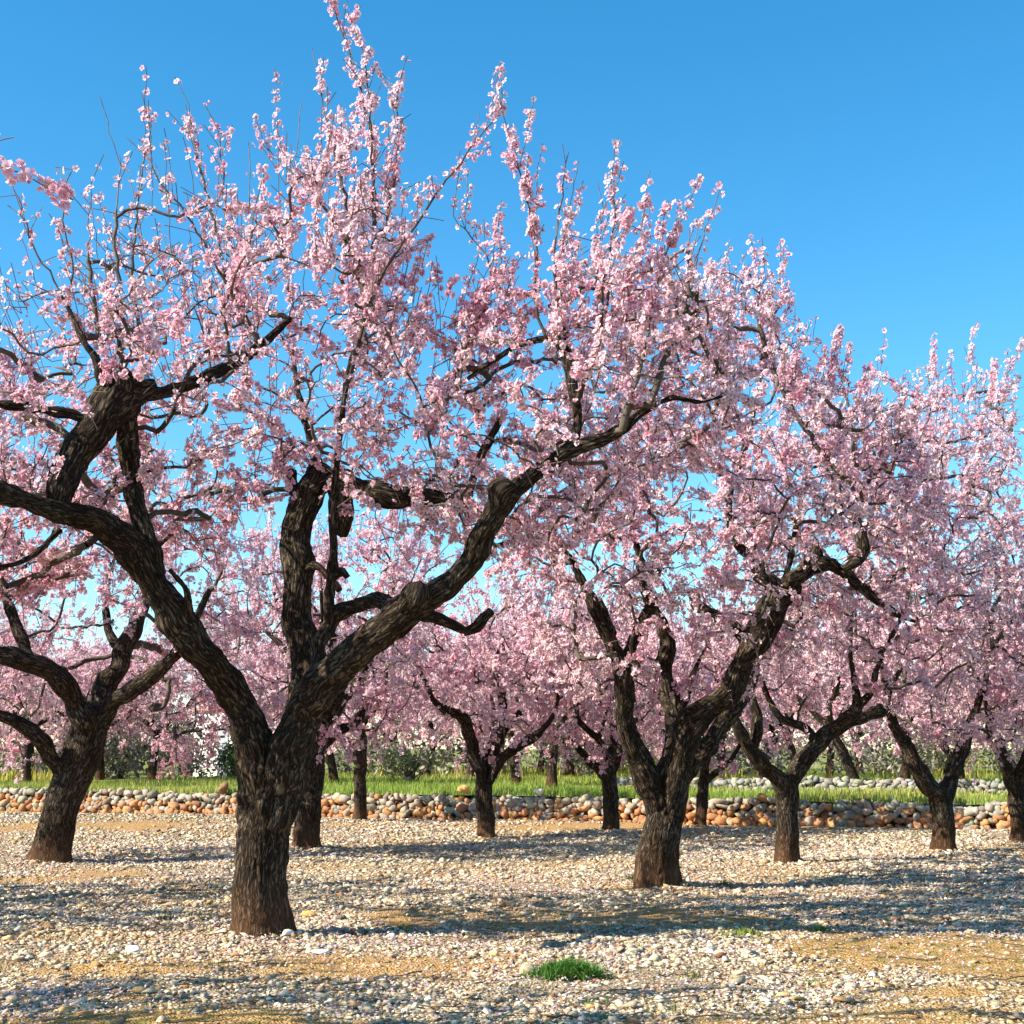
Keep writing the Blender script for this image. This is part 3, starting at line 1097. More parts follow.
limb_e = [trace([(268, 885, 0, 20), (277, 822, -.02, 42), (286, 770, -.05, 49), (295, 735, -.09, 46), (304, 708, -.13, 44), (322, 682, -.2, 42), (357, 652, -.3, 38), (395, 624, -.38, 37), (420, 605, -.42, 32), (447, 584, -.48, 27), (475, 553, -.55, 25), (489, 524, -.6, 24), (498, 503, -.62, 27), (512, 490, -.62, 22), (530, 479, -.62, 20), (565, 456, -.62, 18), (596, 443, -.62, 16), (623, 428, -.62, 12), (650, 408, -.62, 8), (674, 398, -.6, 6), (700, 402, -.55, 4), (722, 396, -.5, 3)], Y, 1.3),
          trace([(398, 618, -.4, 22), (410, 603, -.46, 30), (416, 594, -.5, 31), (418, 586, -.5, 22)], Y, 1.3),
          trace([(318, 690, -.1, 18), (319, 650, -.02, 18), (330, 624, 0, 17), (350, 608, -.05, 17), (377, 601, -.2, 17), (397, 607, -.35, 18), (410, 600, -.45, 18)], Y, 1.3),
          trace([(500, 505, -.62, 24), (503, 492, -.64, 30), (512, 486, -.64, 22)], Y, 1.3),
          trace([(560, 458, -.62, 14), (574, 438, -.6, 13), (577, 412, -.58, 12), (571, 378, -.56, 14), (566, 354, -.54, 15), (557, 341, -.52, 11), (546, 338, -.5, 8), (514, 348, -.42, 7), (480, 369, -.34, 6), (447, 397, -.25, 4)], Y, 1.3),
          trace([(415, 612, -.42, 16), (440, 621, -.38, 14), (458, 628, -.34, 10), (470, 632, -.3, 8)], Y, 1.3),
          trace([(463, 633, -.3, 9), (474, 627, -.3, 13), (484, 618, -.29, 13), (492, 611, -.28, 9)], Y, 1.3),
          trace([(330, 626, 0, 11), (328, 606, -.06, 13), (331, 580, -.1, 11), (333, 560, -.12, 12), (333, 530, -.14, 9), (334, 495, -.16, 9), (338, 456, -.18, 8), (342, 420, -.2, 7), (346, 386, -.2, 7), (354, 350, -.2, 6)], Y, 1.3),
          trace([(332, 578, -.1, 12), (342, 572, -.14, 12), (347, 577, -.16, 8)], Y, 1.3)]
limb_w, limb_c, limb_e = [[[(*p[:3], p[3] * .93) for p in pl] for pl in lb] for lb in (limb_w, limb_c, limb_e)]
# thin branches of the upper crown
ex = [([(346, 386, -.2), (369, 310, -.2), (390, 262, -.25), (420, 220, -.3), (450, 175, -.35), (478, 138, -.4), (502, 114, -.42)], .01),
      ([(369, 310, -.2), (352, 255, -.1), (322, 205, 0), (286, 166, .05), (262, 146, .1)], .01),
      ([(362, 330, .1), (374, 240, .2), (372, 160, .25), (362, 95, .3), (346, 48, .3), (333, 4, .3)], .01),
      ([(372, 200, .2), (371, 120, .1), (366, 70, .1), (358, 34, .1)], .01),
      ([(385, 230, 0), (396, 170, .05), (398, 120, .1), (392, 88, .1)], .01),
      ([(350, 255, -.1), (344, 190, -.1), (330, 140, -.1), (320, 92, -.1)], .01),
      ([(260, 345, 0), (226, 280, -.1), (196, 230, -.2), (172, 195, -.25), (154, 172, -.3), (148, 140, -.3)], .01),
      ([(226, 280, -.1), (212, 210, 0), (198, 160, .05), (190, 106, .1)], .01),
      ([(240, 300, .2), (226, 220, .3), (222, 160, .3), (216, 122, .3)], .01),
      ([(447, 397, -.25), (478, 320, -.3), (492, 270, -.3), (476, 240, -.3), (452, 215, -.3)], .01),
      ([(557, 341, -.5), (556, 290, -.55), (553, 255, -.6), (561, 205, -.6), (568, 154, -.6)], .01),
      ([(545, 338, -.5), (534, 300, -.5), (536, 245, -.5), (524, 190, -.5), (512, 142, -.5)], .01),
      ([(566, 345, -.5), (560, 300, -.4), (562, 260, -.35), (572, 215, -.3)], .01),
      ([(577, 400, -.58), (600, 340, -.6), (602, 290, -.65), (604, 270, -.7), (616, 225, -.7), (612, 186, -.7)], .01),
      ([(600, 340, -.6), (628, 310, -.6), (624, 285, -.6), (640, 240, -.6), (644, 208, -.6)], .01),
      ([(623, 428, -.62), (650, 330, -.6), (655, 290, -.6), (668, 250, -.6), (674, 232, -.6)], .01),
      ([(650, 404, -.62), (672, 340, -.5), (690, 310, -.5), (686, 270, -.5), (690, 245, -.5)], .01),
      ([(602, 330, -.5), (596, 270, -.45), (600, 240, -.45), (606, 200, -.45)], .01),
      ([(83, 340, -.5), (60, 290, -.5), (30, 240, -.5), (16, 195, -.5)], .01),
      ([(66, 305, -.45), (74, 260, -.5), (62, 215, -.5), (70, 170, -.5)], .01),
      ([(96, 362, -.5), (120, 290, -.5), (114, 240, -.5), (120, 156, -.5)], .01),
      ([(100, 340, -.4), (90, 280, -.35), (88, 225, -.3), (92, 185, -.3)], .01),
      ([(140, 330, -.3), (132, 260, -.3), (138, 205, -.25), (150, 120, -.25)], .01)]
poly1 = [(-130, 420), (-90, 360), (-20, 325), (40, 305), (90, 300), (140, 265), (190, 220), (240, 220), (300, 200), (335, 160), (365, 150), (395, 190), (410, 230), (425, 250), (415, 300), (440, 330), (475, 300), (520, 300), (560, 260), (610, 275), (660, 280), (700, 300), (740, 350), (745, 410), (720, 450), (640, 470), (600, 520), (560, 560), (510, 560), (450, 540), (400, 540), (355, 520), (310, 455), (265, 500), (200, 540), (120, 560), (40, 600), (-60, 580), (-130, 500)]
rg = np.random.default_rng(101)
tg = crown_outline(poly1, Y, 1.75, 1500, rg, gap=.36)
def bare1(p):
    return .38 if (p[0] < -1.5 and p[2] > 3.5) else 1.0
build_tree(b, trunk, [limb_w, limb_c, limb_e], tg,
           "nearest and largest almond tree, thick dark trunk splitting into three twisted limbs", 1, lod=0,
           extra=[(trace3([(a_, b_, c_ * 1.5) for a_, b_, c_ in p], Y), l) for p, l in ex], shoots=390, shoot_len=(.17, .46), dens=56, fsize=.020, tint=.22, bare=bare1, droop=.35)

# ---- the tree right of the centre
b = foot(660, 888)
Y = b[1]
trunk = trace([(661, 896, 0, 50), (661, 880, 0, 46), (661, 850, 0, 41), (663, 815, 0, 39), (667, 790, 0, 39), (670, 772, 0, 34), (672, 760, 0, 26)], Y)
l1 = [trace([(661, 830, 0, 14), (655, 795, -.02, 26), (642, 768, -.08, 25), (630, 744, -.15, 22), (622, 712, -.22, 20), (622, 676, -.3, 18), (612, 645, -.36, 16), (600, 618, -.42, 14), (580, 577, -.5, 9), (562, 545, -.55, 6)], Y),
      trace([(622, 676, -.3, 14), (634, 640, -.3, 13), (650, 608, -.32, 14), (644, 588, -.34, 10), (638, 560, -.36, 7)], Y),
      trace([(612, 645, -.36, 10), (606, 620, -.3, 12), (598, 600, -.28, 8)], Y)]
l2 = [trace([(665, 820, .05, 14), (668, 785, .12, 22), (672, 745, .25, 21), (674, 715, .35, 20), (664, 682, .42, 20), (667, 652, .45, 18), (662, 626, .48, 15), (648, 596, .5, 12), (640, 560, .55, 8), (630, 520, .6, 5)], Y),
      trace([(675, 712, .35, 10), (686, 700, .3, 8), (690, 680, .3, 6), (700, 660, .25, 4)], Y)]
l3 = [trace([(665, 835, 0, 18), (671, 795, -.03, 29), (679, 760, -.08, 31), (698, 722, -.18, 30), (716, 705, -.22, 26), (733, 690, -.28, 24), (744, 664, -.34, 25), (756, 636, -.4, 27), (768, 612, -.45, 29), (776, 590, -.5, 24), (768, 577, -.5, 16)], Y),
      trace([(770, 612, -.45, 20), (784, 596, -.5, 22), (794, 588, -.52, 18), (790, 580, -.52, 10)], Y),
      trace([(748, 645, -.36, 12), (735, 628, -.36, 14), (710, 612, -.34, 12), (698, 606, -.32, 13), (690, 590, -.3, 7)], Y),
      trace([(776, 592, -.5, 14), (800, 576, -.55, 16), (820, 563, -.6, 19), (842, 570, -.55, 13), (860, 586, -.5, 11), (876, 600, -.45, 9), (896, 614, -.4, 7), (915, 622, -.3, 4)], Y),
      trace([(842, 570, -.65, 10), (862, 556, -.62, 12), (861, 536, -.6, 12), (857, 518, -.58, 9), (864, 490, -.55, 6), (880, 460, -.5, 4)], Y),
      trace([(818, 565, -.6, 12), (814, 555, -.6, 15), (818, 549, -.6, 10)], Y),
      trace([(774, 600, -.45, 12), (760, 570, -.3, 11), (736, 540, -.2, 9), (730, 500, -.1, 7), (745, 450, 0, 5)], Y)]
l4 = [trace([(672, 800, .1, 12), (692, 765, .15, 17), (712, 738, .22, 18), (732, 712, .3, 17), (746, 690, .4, 15), (756, 660, .55, 13), (775, 610, .7, 10), (790, 560, .8, 7), (800, 500, .9, 5)], Y)]
poly7 = [(500, 560), (495, 500), (530, 450), (560, 380), (600, 330), (650, 300), (690, 285), (730, 285), (770, 300), (800, 350), (830, 350), (850, 390), (890, 420), (920, 470), (930, 540), (925, 610), (890, 650), (840, 640), (800, 640), (760, 690), (720, 660), (690, 690), (640, 680), (600, 700), (550, 660), (520, 610)]
rg = np.random.default_rng(107)
ex = [([(860, 500, -.5), (800, 420, -.4), (770, 360, -.4), (756, 300, -.4), (766, 280, -.4)], .01),
      ([(745, 450, 0), (760, 380, 0), (772, 320, 0), (786, 292, 0)], .01)]
build_tree(b, trunk, [l1, l2, l3, l4], crown_outline(poly7, Y, 2.0, 1250, rg, gap=.36),
           "second nearest almond tree, fluted trunk right of the centre forking low into three limbs", 7, lod=0,
           extra=[(trace3(p, Y), l) for p, l in ex], shoots=280, shoot_len=(.15, .46), dens=52, fsize=.021, tint=.23, droop=.5)

# ---- the tree at the left edge
b = foot(51, 862)
Y = b[1]
trunk = trace([(50, 870, 0, 44), (52, 852, 0, 39), (60, 820, 0, 37), (70, 790, 0, 38), (80, 762, 0, 39), (86, 740, 0, 40), (92, 720, 0, 34), (95, 706, 0, 24)], Y)
t2 = [[trace([(70, 795, 0, 12), (58, 768, -.1, 17), (40, 738, -.25, 15), (18, 724, -.35, 14), (-5, 712, -.45, 13), (-50, 690, -.6, 9), (-90, 650, -.7, 5)], Y)],
      [trace([(84, 750, 0, 16), (84, 722, -.1, 24), (74, 700, -.2, 23), (56, 676, -.35, 22), (30, 662, -.5, 21), (0, 657, -.6, 19), (-30, 640, -.7, 14), (-60, 600, -.8, 9)], Y),
       trace([(28, 662, -.5, 14), (22, 640, -.45, 13), (10, 610, -.4, 10), (0, 570, -.35, 7)], Y)],
      [trace([(90, 740, .05, 18), (98, 708, .15, 24), (108, 685, .25, 20), (118, 668, .35, 19), (122, 652, .4, 20), (130, 636, .45, 18), (142, 612, .5, 14), (150, 580, .55, 9), (146, 540, .6, 6)], Y),
       trace([(124, 650, .4, 12), (112, 640, .5, 10), (104, 600, .6, 7)], Y)],
      [trace([(92, 735, 0, 16), (110, 708, -.08, 19), (126, 694, -.15, 16), (148, 680, -.25, 15), (172, 658, -.35, 13), (190, 630, -.45, 9), (210, 590, -.5, 6)], Y)]]
poly2 = [(-140, 640), (-130, 520), (-90, 440), (-30, 410), (40, 400), (110, 420), (170, 450), (220, 500), (250, 560), (255, 640), (240, 660), (190, 650), (150, 640), (100, 630), (60, 630), (20, 650), (-20, 740), (-60, 770), (-110, 720)]
poly2b = [(120, 640), (180, 600), (250, 600), (258, 690), (240, 725), (195, 738), (180, 772), (140, 772), (120, 720)]
poly2c = [(-40, 640), (30, 640), (50, 700), (30, 750), (-20, 775), (-60, 740)]
rg = np.random.default_rng(102)
build_tree(b, trunk, t2, np.vstack([crown_outline(poly2, Y, 2.0, 760, rg, gap=.42), crown_outline(poly2b, Y, .8, 190, rg, shift=1.1), crown_outline(poly2c, Y, .6, 80, rg, shift=1.2)]),
           "almond tree at the left edge, trunk leaning right and splitting into four dark limbs", 2, lod=1,
           shoots=120, dens=46, fsize=.0225, tint=.30, droop=.6)

# ---- right of the middle, in front of the wall
b = foot(787, 863)
Y = b[1]
trunk = trace([(787, 869, 0, 27), (787, 852, 0, 24), (787, 825, 0, 22), (787, 800, 0, 23), (787, 785, 0, 22), (787, 774, 0, 14)], Y)
t9 = [[trace([(787, 810, 0, 10), (782, 788, -.05, 17), (770, 770, -.12, 17), (756, 757, -.2, 15), (746, 745, -.3, 14), (738, 728, -.35, 11), (728, 700, -.4, 8), (715, 660, -.45, 5)], Y),
       trace([(752, 752, -.25, 11), (757, 735, -.22, 11), (757, 716, -.2, 12), (752, 700, -.2, 8), (748, 670, -.15, 5)], Y)],
      [trace([(788, 808, 0, 10), (794, 778, .05, 17), (806, 758, .1, 18), (820, 742, .15, 17), (834, 730, .2, 15), (852, 720, .25, 13), (868, 714, .3, 13), (882, 710, .35, 12), (886, 700, .35, 8), (900, 670, .4, 5)], Y),
       trace([(828, 735, .2, 13), (842, 722, .1, 13), (855, 712, .05, 14), (858, 704, .05, 12), (855, 690, 0, 7), (850, 650, 0, 5)], Y),
       trace([(818, 744, .15, 9), (804, 727, .1, 10), (788, 722, .05, 9), (776, 714, 0, 8), (765, 690, -.05, 6), (755, 650, -.1, 4)], Y),
       trace([(858, 706, .05, 8), (872, 690, 0, 7), (880, 660, 0, 6), (900, 620, -.05, 4)], Y)]]
poly9 = [(715, 600), (720, 500), (745, 430), (790, 390), (830, 370), (865, 380), (900, 385), (940, 390), (975, 390), (1000, 400), (1010, 440), (1000, 500), (1020, 560), (1010, 620), (970, 660), (930, 690), (880, 700), (840, 690), (800, 700), (760, 700), (725, 670)]
rg = np.random.default_rng(109)
ex = [([(900, 620, -.05), (930, 520, 0), (915, 440, 0), (922, 402, 0), (970, 394, 0), (1020, 388, 0)], .01),
      ([(922, 440, .1), (932, 400, .1), (925, 365, .1)], .01),
      ([(970, 394, 0), (985, 372, 0), (968, 362, 0)], .01), ([(1000, 390, 0), (1012, 368, 0), (1018, 352, 0)], .01),
      ([(850, 650, 0), (856, 480, .1), (848, 400, .1), (850, 345, .1)], .01)]
build_tree(b, trunk, t9, crown_outline(poly9, Y, 2.0, 900, rg, gap=.36),
           "almond tree with a short trunk opening in a wide Y, right of the fluted trunk", 9, lod=1,
           extra=[(trace3(p, Y), l) for p, l in ex], shoots=200, dens=52, fsize=.0215, tint=.22, droop=.5)

# ---- near the right edge
b = foot(944, 852)
Y = b[1]
trunk = trace([(945, 858, 0, 28), (944, 842, 0, 24), (943, 820, 0, 22), (941, 804, 0, 24), (940, 794, 0, 24), (940, 786, 0, 15)], Y)
t10 = [[trace([(942, 815, 0, 10), (936, 795, -.04, 18), (924, 778, -.1, 17), (915, 762, -.16, 17), (908, 748, -.2, 15), (900, 736, -.25, 13), (893, 722, -.3, 10), (886, 690, -.35, 7), (880, 650, -.4, 5)], Y)],
       [trace([(942, 812, 0, 10), (948, 792, .04, 18), (953, 772, .1, 18), (958, 758, .15, 18), (964, 748, .2, 14), (972, 720, .3, 10), (985, 680, .4, 7), (995, 640, .45, 5)], Y),
        trace([(956, 765, .15, 9), (945, 745, .25, 8), (940, 715, .35, 6), (935, 680, .4, 5)], Y)]]
poly10 = [(850, 640), (860, 560), (890, 500), (930, 460), (980, 450), (1030, 460), (1060, 520), (1070, 620), (1060, 700), (1020, 750), (960, 740), (900, 740), (860, 710)]
rg = np.random.default_rng(110)
build_tree(b, trunk, t10, crown_outline(poly10, Y, 1.9, 620, rg, gap=.36),
           "almond tree with a V-shaped trunk near the right edge, before the ochre wall", 10, lod=1,
           shoots=130, dens=50, fsize=.022, tint=.22, droop=.6)

# ---- trees whose limbs are mostly hidden: trunks and forks as seen, the rest grown
def grown_limbs(p0, r0, n, rng, reach=1.3, rise=1.0, az0=None):
    out = []
    a0 = rng.uniform(0, 6.28) if az0 is None else az0
    for k in range(n):
        a = a0 + k * 2 * math.pi / n + rng.normal(0, .25)
        L = reach * rng.uniform(.8, 1.2)
        h = rise * rng.uniform(.75, 1.25)
        d = np.array([math.cos(a), math.sin(a), 0])
        p = [np.array(p0) - np.array([0, 0, .18]), np.array(p0)]
        for t in (.2, .42, .66, 1.0):
            p.append(np.array(p0) + d * L * t + np.array([0, 0, h * t ** .8]) + rng.normal(0, .06, 3))
        rr = np.array([.5, .72, .60, .48, .36, .15]) * r0
        rows = [(*q, r) for q, r in zip(p, rr)]
        sub = []
        for j in (3, 4):
            q = p[j]
            a2 = a + rng.choice([-1, 1]) * rng.uniform(.5, 1.1)
            d2 = np.array([math.cos(a2) * .5, math.sin(a2) * .5, .6 + rng.uniform(0, .4)])
            sub.append([(*q, rr[j] * .8), (*(q + d2 * .25 + rng.normal(0, .03, 3)), rr[j] * .6), (*(q + d2 * .6 + rng.normal(0, .05, 3)), rr[j] * .3)])
        out.append([rows] + sub)
    return out

def lobes_for(limbs, ctr, height, rad, rng):
    lb = [(ctr[0], ctr[1], height * .62, rad * .8, rad * .8, height * .36)]
    for l in limbs:
        e = l[0][-1]
        lb.append((e[0], e[1], e[2] + .25, rad * .48, rad * .48, height * .25))
    return lb

def orchard_tree(px, py, trunk_rows, limb_rows, height, rad, label, seed, lod=1, n_extra=2, n_t=420, group="almond trees of the orchard", tint=.25, dens=46, fsize=.0235, zmin=.55, droop=.7, Yb=None, zb=None):
    rng = np.random.default_rng(seed * 13 + 5)
    b = foot(px, py) if Yb is None else np.array([at(px, py, Yb)[0], Yb, zb])
    Y = b[1]
    trunk = trace(trunk_rows, Y)
    limbs = [[trace(r, Y) for r in l] for l in limb_rows]
    top = trunk[-1]
    if n_extra:
        limbs += grown_limbs(top[:3], top[3] * 1.5, n_extra, rng, reach=rad * .75, rise=height * .32, az0=math.pi / 2 + rng.normal(0, .3))
    lb = lobes_for(limbs, top, height, rad, rng)
    tg = crown_lobes(lb, n_t, rng, gap=.38, zmin=b[2] + zmin)
    return build_tree(b, trunk, limbs, tg, label, seed, lod=lod, group=group, shoots=int(n_t * .22), dens=dens, fsize=fsize, droop=droop, tint=tint)

orchard_tree(307, 849, [(307, 854, 0, 30), (307, 840, 0, 27), (308, 810, 0, 26), (310, 780, 0, 26), (312, 750, 0, 25), (314, 728, 0, 20)],
             [[[(312, 750, 0, 14), (322, 728, -.1, 19), (338, 702, -.2, 17), (352, 690, -.25, 15), (362, 676, -.3, 13), (375, 640, -.35, 9), (385, 600, -.4, 6)]],
              [[(313, 760, 0, 10), (325, 742, .1, 12), (340, 730, .2, 11), (352, 726, .3, 10), (362, 712, .35, 8), (372, 690, .4, 6)]]],
             3.6, 1.8, "almond tree hidden behind the nearest trunk, its own trunk showing on the right", 3, n_t=680)
orchard_tree(486, 838, [(486, 843, 0, 21), (486, 832, 0, 18), (485, 812, 0, 18), (484, 793, 0, 18), (483, 780, 0, 16), (482, 770, 0, 11)],
             [[[(484, 792, 0, 8), (478, 768, -.1, 13), (472, 748, -.15, 13), (468, 730, -.2, 13), (462, 716, -.3, 12), (446, 710, -.4, 10), (434, 700, -.45, 6), (420, 670, -.5, 4)]],
              [[(485, 792, 0, 8), (489, 768, .1, 13), (494, 748, .15, 13), (502, 730, .2, 12), (504, 712, .25, 10), (500, 690, .3, 7), (498, 650, .35, 4)],
               [(500, 735, .2, 8), (510, 722, .25, 7), (520, 712, .25, 6)]],
              [[(488, 785, 0, 8), (498, 762, -.1, 11), (512, 750, -.2, 11), (527, 740, -.3, 10), (540, 732, -.4, 8), (555, 712, -.45, 5), (560, 680, -.5, 3)]]],
             3.15, 1.7, "slim dark almond tree in the centre, forking in three, before the wall", 5, n_extra=1, n_t=700)
orchard_tree(611, 833, [(611, 838, 0, 20), (611, 828, 0, 17), (611, 806, 0, 16), (610, 786, 0, 16), (609, 776, 0, 14), (608, 768, 0, 10)],
             [[[(610, 788, 0, 8), (603, 774, -.1, 11), (592, 764, -.2, 10), (584, 756, -.3, 8), (570, 735, -.4, 5)]],
              [[(610, 788, 0, 8), (614, 765, .1, 12), (616, 746, .2, 11), (614, 728, .25, 9), (620, 700, .3, 6)]]],
             3.1, 1.5, "almond tree with a short stout trunk just left of the fluted trunk", 6, n_t=580)
orchard_tree(701, 828, [(701, 833, 0, 14), (701, 822, 0, 12), (702, 800, 0, 12), (704, 782, 0, 11), (705, 770, 0, 8)],
             [[[(704, 785, 0, 6), (714, 774, -.1, 7), (724, 768, -.2, 6), (734, 756, -.3, 5), (745, 735, -.4, 3)]]],
             3.0, 1.4, "thin almond tree whose slim trunk stands close behind the fluted trunk", 8, n_t=380)
orchard_tree(359, 821, [(359, 825, 0, 16), (359, 815, 0, 13), (360, 795, 0, 13), (361, 772, 0, 13), (362, 756, 0, 11), (363, 745, 0, 8)],
             [[[(361, 765, 0, 6), (352, 748, -.1, 9), (342, 738, -.2, 8), (330, 730, -.3, 7), (315, 715, -.4, 4)]]],
             3.2, 1.5, "slender almond tree with reddish trunk foot against the wall, right of the nearest tree", 4, n_t=380)
orchard_tree(1019, 845, [(1020, 850, 0, 24), (1020, 838, 0, 20), (1019, 815, 0, 20), (1017, 800, 0, 19), (1016, 788, 0, 14)],
             [[[(1017, 800, 0, 10), (1010, 780, -.1, 13), (1004, 762, -.2, 12), (998, 745, -.3, 10), (990, 725, -.4, 7), (984, 700, -.5, 4)]],
              [[(1018, 800, 0, 10), (1030, 775, .1, 13), (1046, 750, .2, 10), (1060, 715, .3, 6)]]],
             3.1, 1.6, "almond tree cut by the right edge of the photo, reddish trunk foot", 11, n_t=460)

# ---- trees left of the frame: only branch tips and shade reach into the picture
def side_tree(x, y, height, rad, label, seed, extra=(), n_t=600, lod=1, leave=None, shoots=50, bare=None):
    rng = np.random.default_rng(seed)
    b = np.array([x, y, float(zground(np.array([[x, y]]))[0])])
    trunk = [(x, y, b[2] - .05, .19), (x, y, .1, .165), (x + .02, y, .5, .15), (x + .05, y, .9, .16), (x + .06, y, 1.1, .11)]
    limbs = grown_limbs((x + .06, y, 1.05), .17, 4, rng, reach=rad * .7, rise=height * .33)
    tg = crown_lobes(lobes_for(limbs, (x, y), height, rad, rng), n_t, rng, gap=.42, zmin=1.3)
    if leave is not None:
        tg = tg[leave(tg)]
    return build_tree(b, trunk, limbs, tg, label, seed, lod=lod, extra=extra, shoots=shoots, dens=42, fsize=.0225, droop=.4, tint=.34, plain_tip=True, bare=bare)
px_tip = [at(-200, 60, 4.75), at(-90, 118, 4.7), at(-40, 142, 4.7), at(0, 160, 4.7), at(28, 178, 4.7), at(52, 188, 4.7), at(73, 201, 4.7)]
tip_extra = lambda p: 1.7 if p[0] > -1.95 else 1.0
side_tree(-4.5, 4.6, 4.0, 1.75, "almond tree mostly left of the photo, one blossoming branch tip entering at upper left", 12,
          extra=[(px_tip, .01), ([at(-30, 146, 4.7), at(-8, 143, 4.7), at(14, 138, 4.7)], .01)], n_t=520, shoots=0, bare=tip_extra,
          leave=lambda t: t[:, 0] < -.345 * t[:, 1] * 1.06 - .40)
side_tree(-5.9, 9.6, 4.2, 1.9, "almond tree just beyond the left edge between the nearest tree and the leaning one", 13, n_t=560)

# ---- the second orchard on the terrace behind the wall
def terrace_foot(px, Yb):
    x = at(px, 780, Yb)[0]
    return np.array([x, Yb, float(zterr(np.array([[x, Yb]]))[0])])

def copy_tree(o, x, y, z, rz, sc, label, group):
    c = o.copy()
    link(c)
    c.location = (x, y, z)
    c.rotation_euler = (0, 0, rz)
    c.scale = (sc, sc, sc)
    c["label"] = label
    c["group"] = group
    for ch in o.children:
        d = ch.copy()
        link(d, c)
    return c

GB = "almond trees on the grass terrace behind the wall"
def far_proto(px, Yb, lean, height, rad, label, seed, tint, n_t=420):
    rng = np.random.default_rng(seed)
    b = terrace_foot(px, Yb)
    r = .095
    t = [(b[0], b[1], b[2] - .05, r * 1.2), (b[0] + lean * .2, b[1], b[2] + .3, r), (b[0] + lean * .7, b[1], b[2] + .75, r * .95), (b[0] + lean, b[1], b[2] + 1.0, r * .7)]
    limbs = grown_limbs(t[-1][:3], r * .95, 3, rng, reach=rad * .75, rise=height * .35)
    tg = crown_lobes(lobes_for(limbs, (b[0] + lean, b[1]), height, rad, rng), n_t, rng, gap=.38, zmin=b[2] + .22)
    return build_tree(b, t, limbs, tg, label, seed, lod=2, group=GB, shoots=80, dens=42, fsize=.032, tint=tint, droop=.5)
# (pixel column, distance, lean) of the trees whose trunks can be made out
near_far = [(552, 28.0, .05, "stout-trunked almond tree on the grass behind the wall, left of the fluted trunk", .34),
            (517, 30.0, -.12, "small dark-trunked almond tree on the grass just right of the central slim tree", .30),
            (858, 26.0, -.4, "almond tree leaning left behind the wall, between the Y and V trunks", .34),
            (26, 33.0, .0, "dark-trunked almond tree on the grass seen left of the leaning left trunk", .25),
            (334, 33.0, -.2, "almond tree on the grass with a trunk leaning left behind the nearest tree", .3),
            (905, 31.0, .1, "almond tree on the grass whose straight trunk shows just left of the V trunk", .22)]
protos = []
for k, (px, Yb, ln, lab, tn) in enumerate(near_far):
    protos.append(far_proto(px, Yb, ln, 3.6, 2.1, lab, 40 + k, tn))
rg = np.random.default_rng(77)
spots = [(100, 36), (152, 35), (278, 31), (425, 40), (470, 38), (610, 35), (660, 31), (720, 36), (760, 29), (800, 34), (960, 34), (1010, 29), (-40, 30), (60, 44), (250, 50),
         (300, 43), (385, 41), (540, 44), (640, 46), (700, 47), (860, 43), (940, 45), (1030, 42), (1080, 34), (-90, 40), (-20, 50), (130, 52), (400, 54), (500, 52), (590, 55), (780, 50), (900, 54), (1000, 53), (1090, 50), (570, 40), (680, 40), (830, 39), (30, 38), (90, 42)]
for px, Yb in spots:
    b = terrace_foot(px, Yb)
    src = protos[int(rg.integers(0, len(protos)))]
    copy_tree(src, b[0], b[1], b[2], rg.uniform(0, 6.28), rg.uniform(.9, 1.25), "distant almond tree in the massed pink blossom on the terrace behind the wall", "distant almond trees massed on the terrace")

# ---- grass on the terrace
def blades(pts, h, w, colr, rng, lean=.35, seg=2):
    n = len(pts)
    a = rng.uniform(0, 6.28, n)
    d = np.c_[np.cos(a), np.sin(a), 0 * a]
    p = np.c_[-np.sin(a), np.cos(a), 0 * a]
    L = np.abs(rng.normal(0, lean, n))[:, None]
    h, w = h[:, None], w[:, None]
    mid = pts + np.array([0, 0, 1]) * h * .55 + p * h * L * .35
    tip = pts + np.array([0, 0, 1]) * h * (1 - L * .3) + p * h * L
    v = np.stack([pts - d * w, pts + d * w, mid + d * w * .7, mid - d * w * .7, tip], 1)
    i = np.arange(n)[:, None] * 5
    return v.reshape(-1, 3), i + np.array([[0, 1, 2, 3]]), i + np.array([[3, 2, 4]]), np.repeat(colr, 5, 0)

rng = np.random.default_rng(21)
n = 95000
u = rng.uniform(-3, 21, n)
w = .25 + 26 * rng.random(n) ** 1.8
g2 = WA + u[:, None] * WDIR + w[:, None] * WNRM
g2 = g2[np.abs(g2[:, 0]) < g2[:, 1] * .36 + 1]
dn = fbm(np.c_[g2 * .6, g2[:, 0] * 0], 91, 3)
keep = rng.random(len(g2)) < np.clip((dn - .25) * 3, .15, 1)
g2, dn = g2[keep], dn[keep]
gp = np.c_[g2, zterr(g2) - .01]
mixc = np.clip((fbm(np.c_[g2 * .35, g2[:, 0] * 0], 93, 3) - .4) * 3, 0, 1)[:, None]
gc = (np.array([.21, .29, .045]) * (1 - mixc) + np.array([.38, .36, .085]) * mixc) * rng.normal(1, .2, (len(g2), 1))
hh = rng.uniform(.05, .15, len(g2)) * np.clip(.5 + dn, .6, 1.3)
v, q, t, c = blades(gp, hh, rng.uniform(.004, .009, len(g2)), np.clip(gc, .01, .6), rng)
tag(mesh_np("terrace_grass", v, quads=q, tris=t, mat=M_GRASS, col=c), kind="stuff")

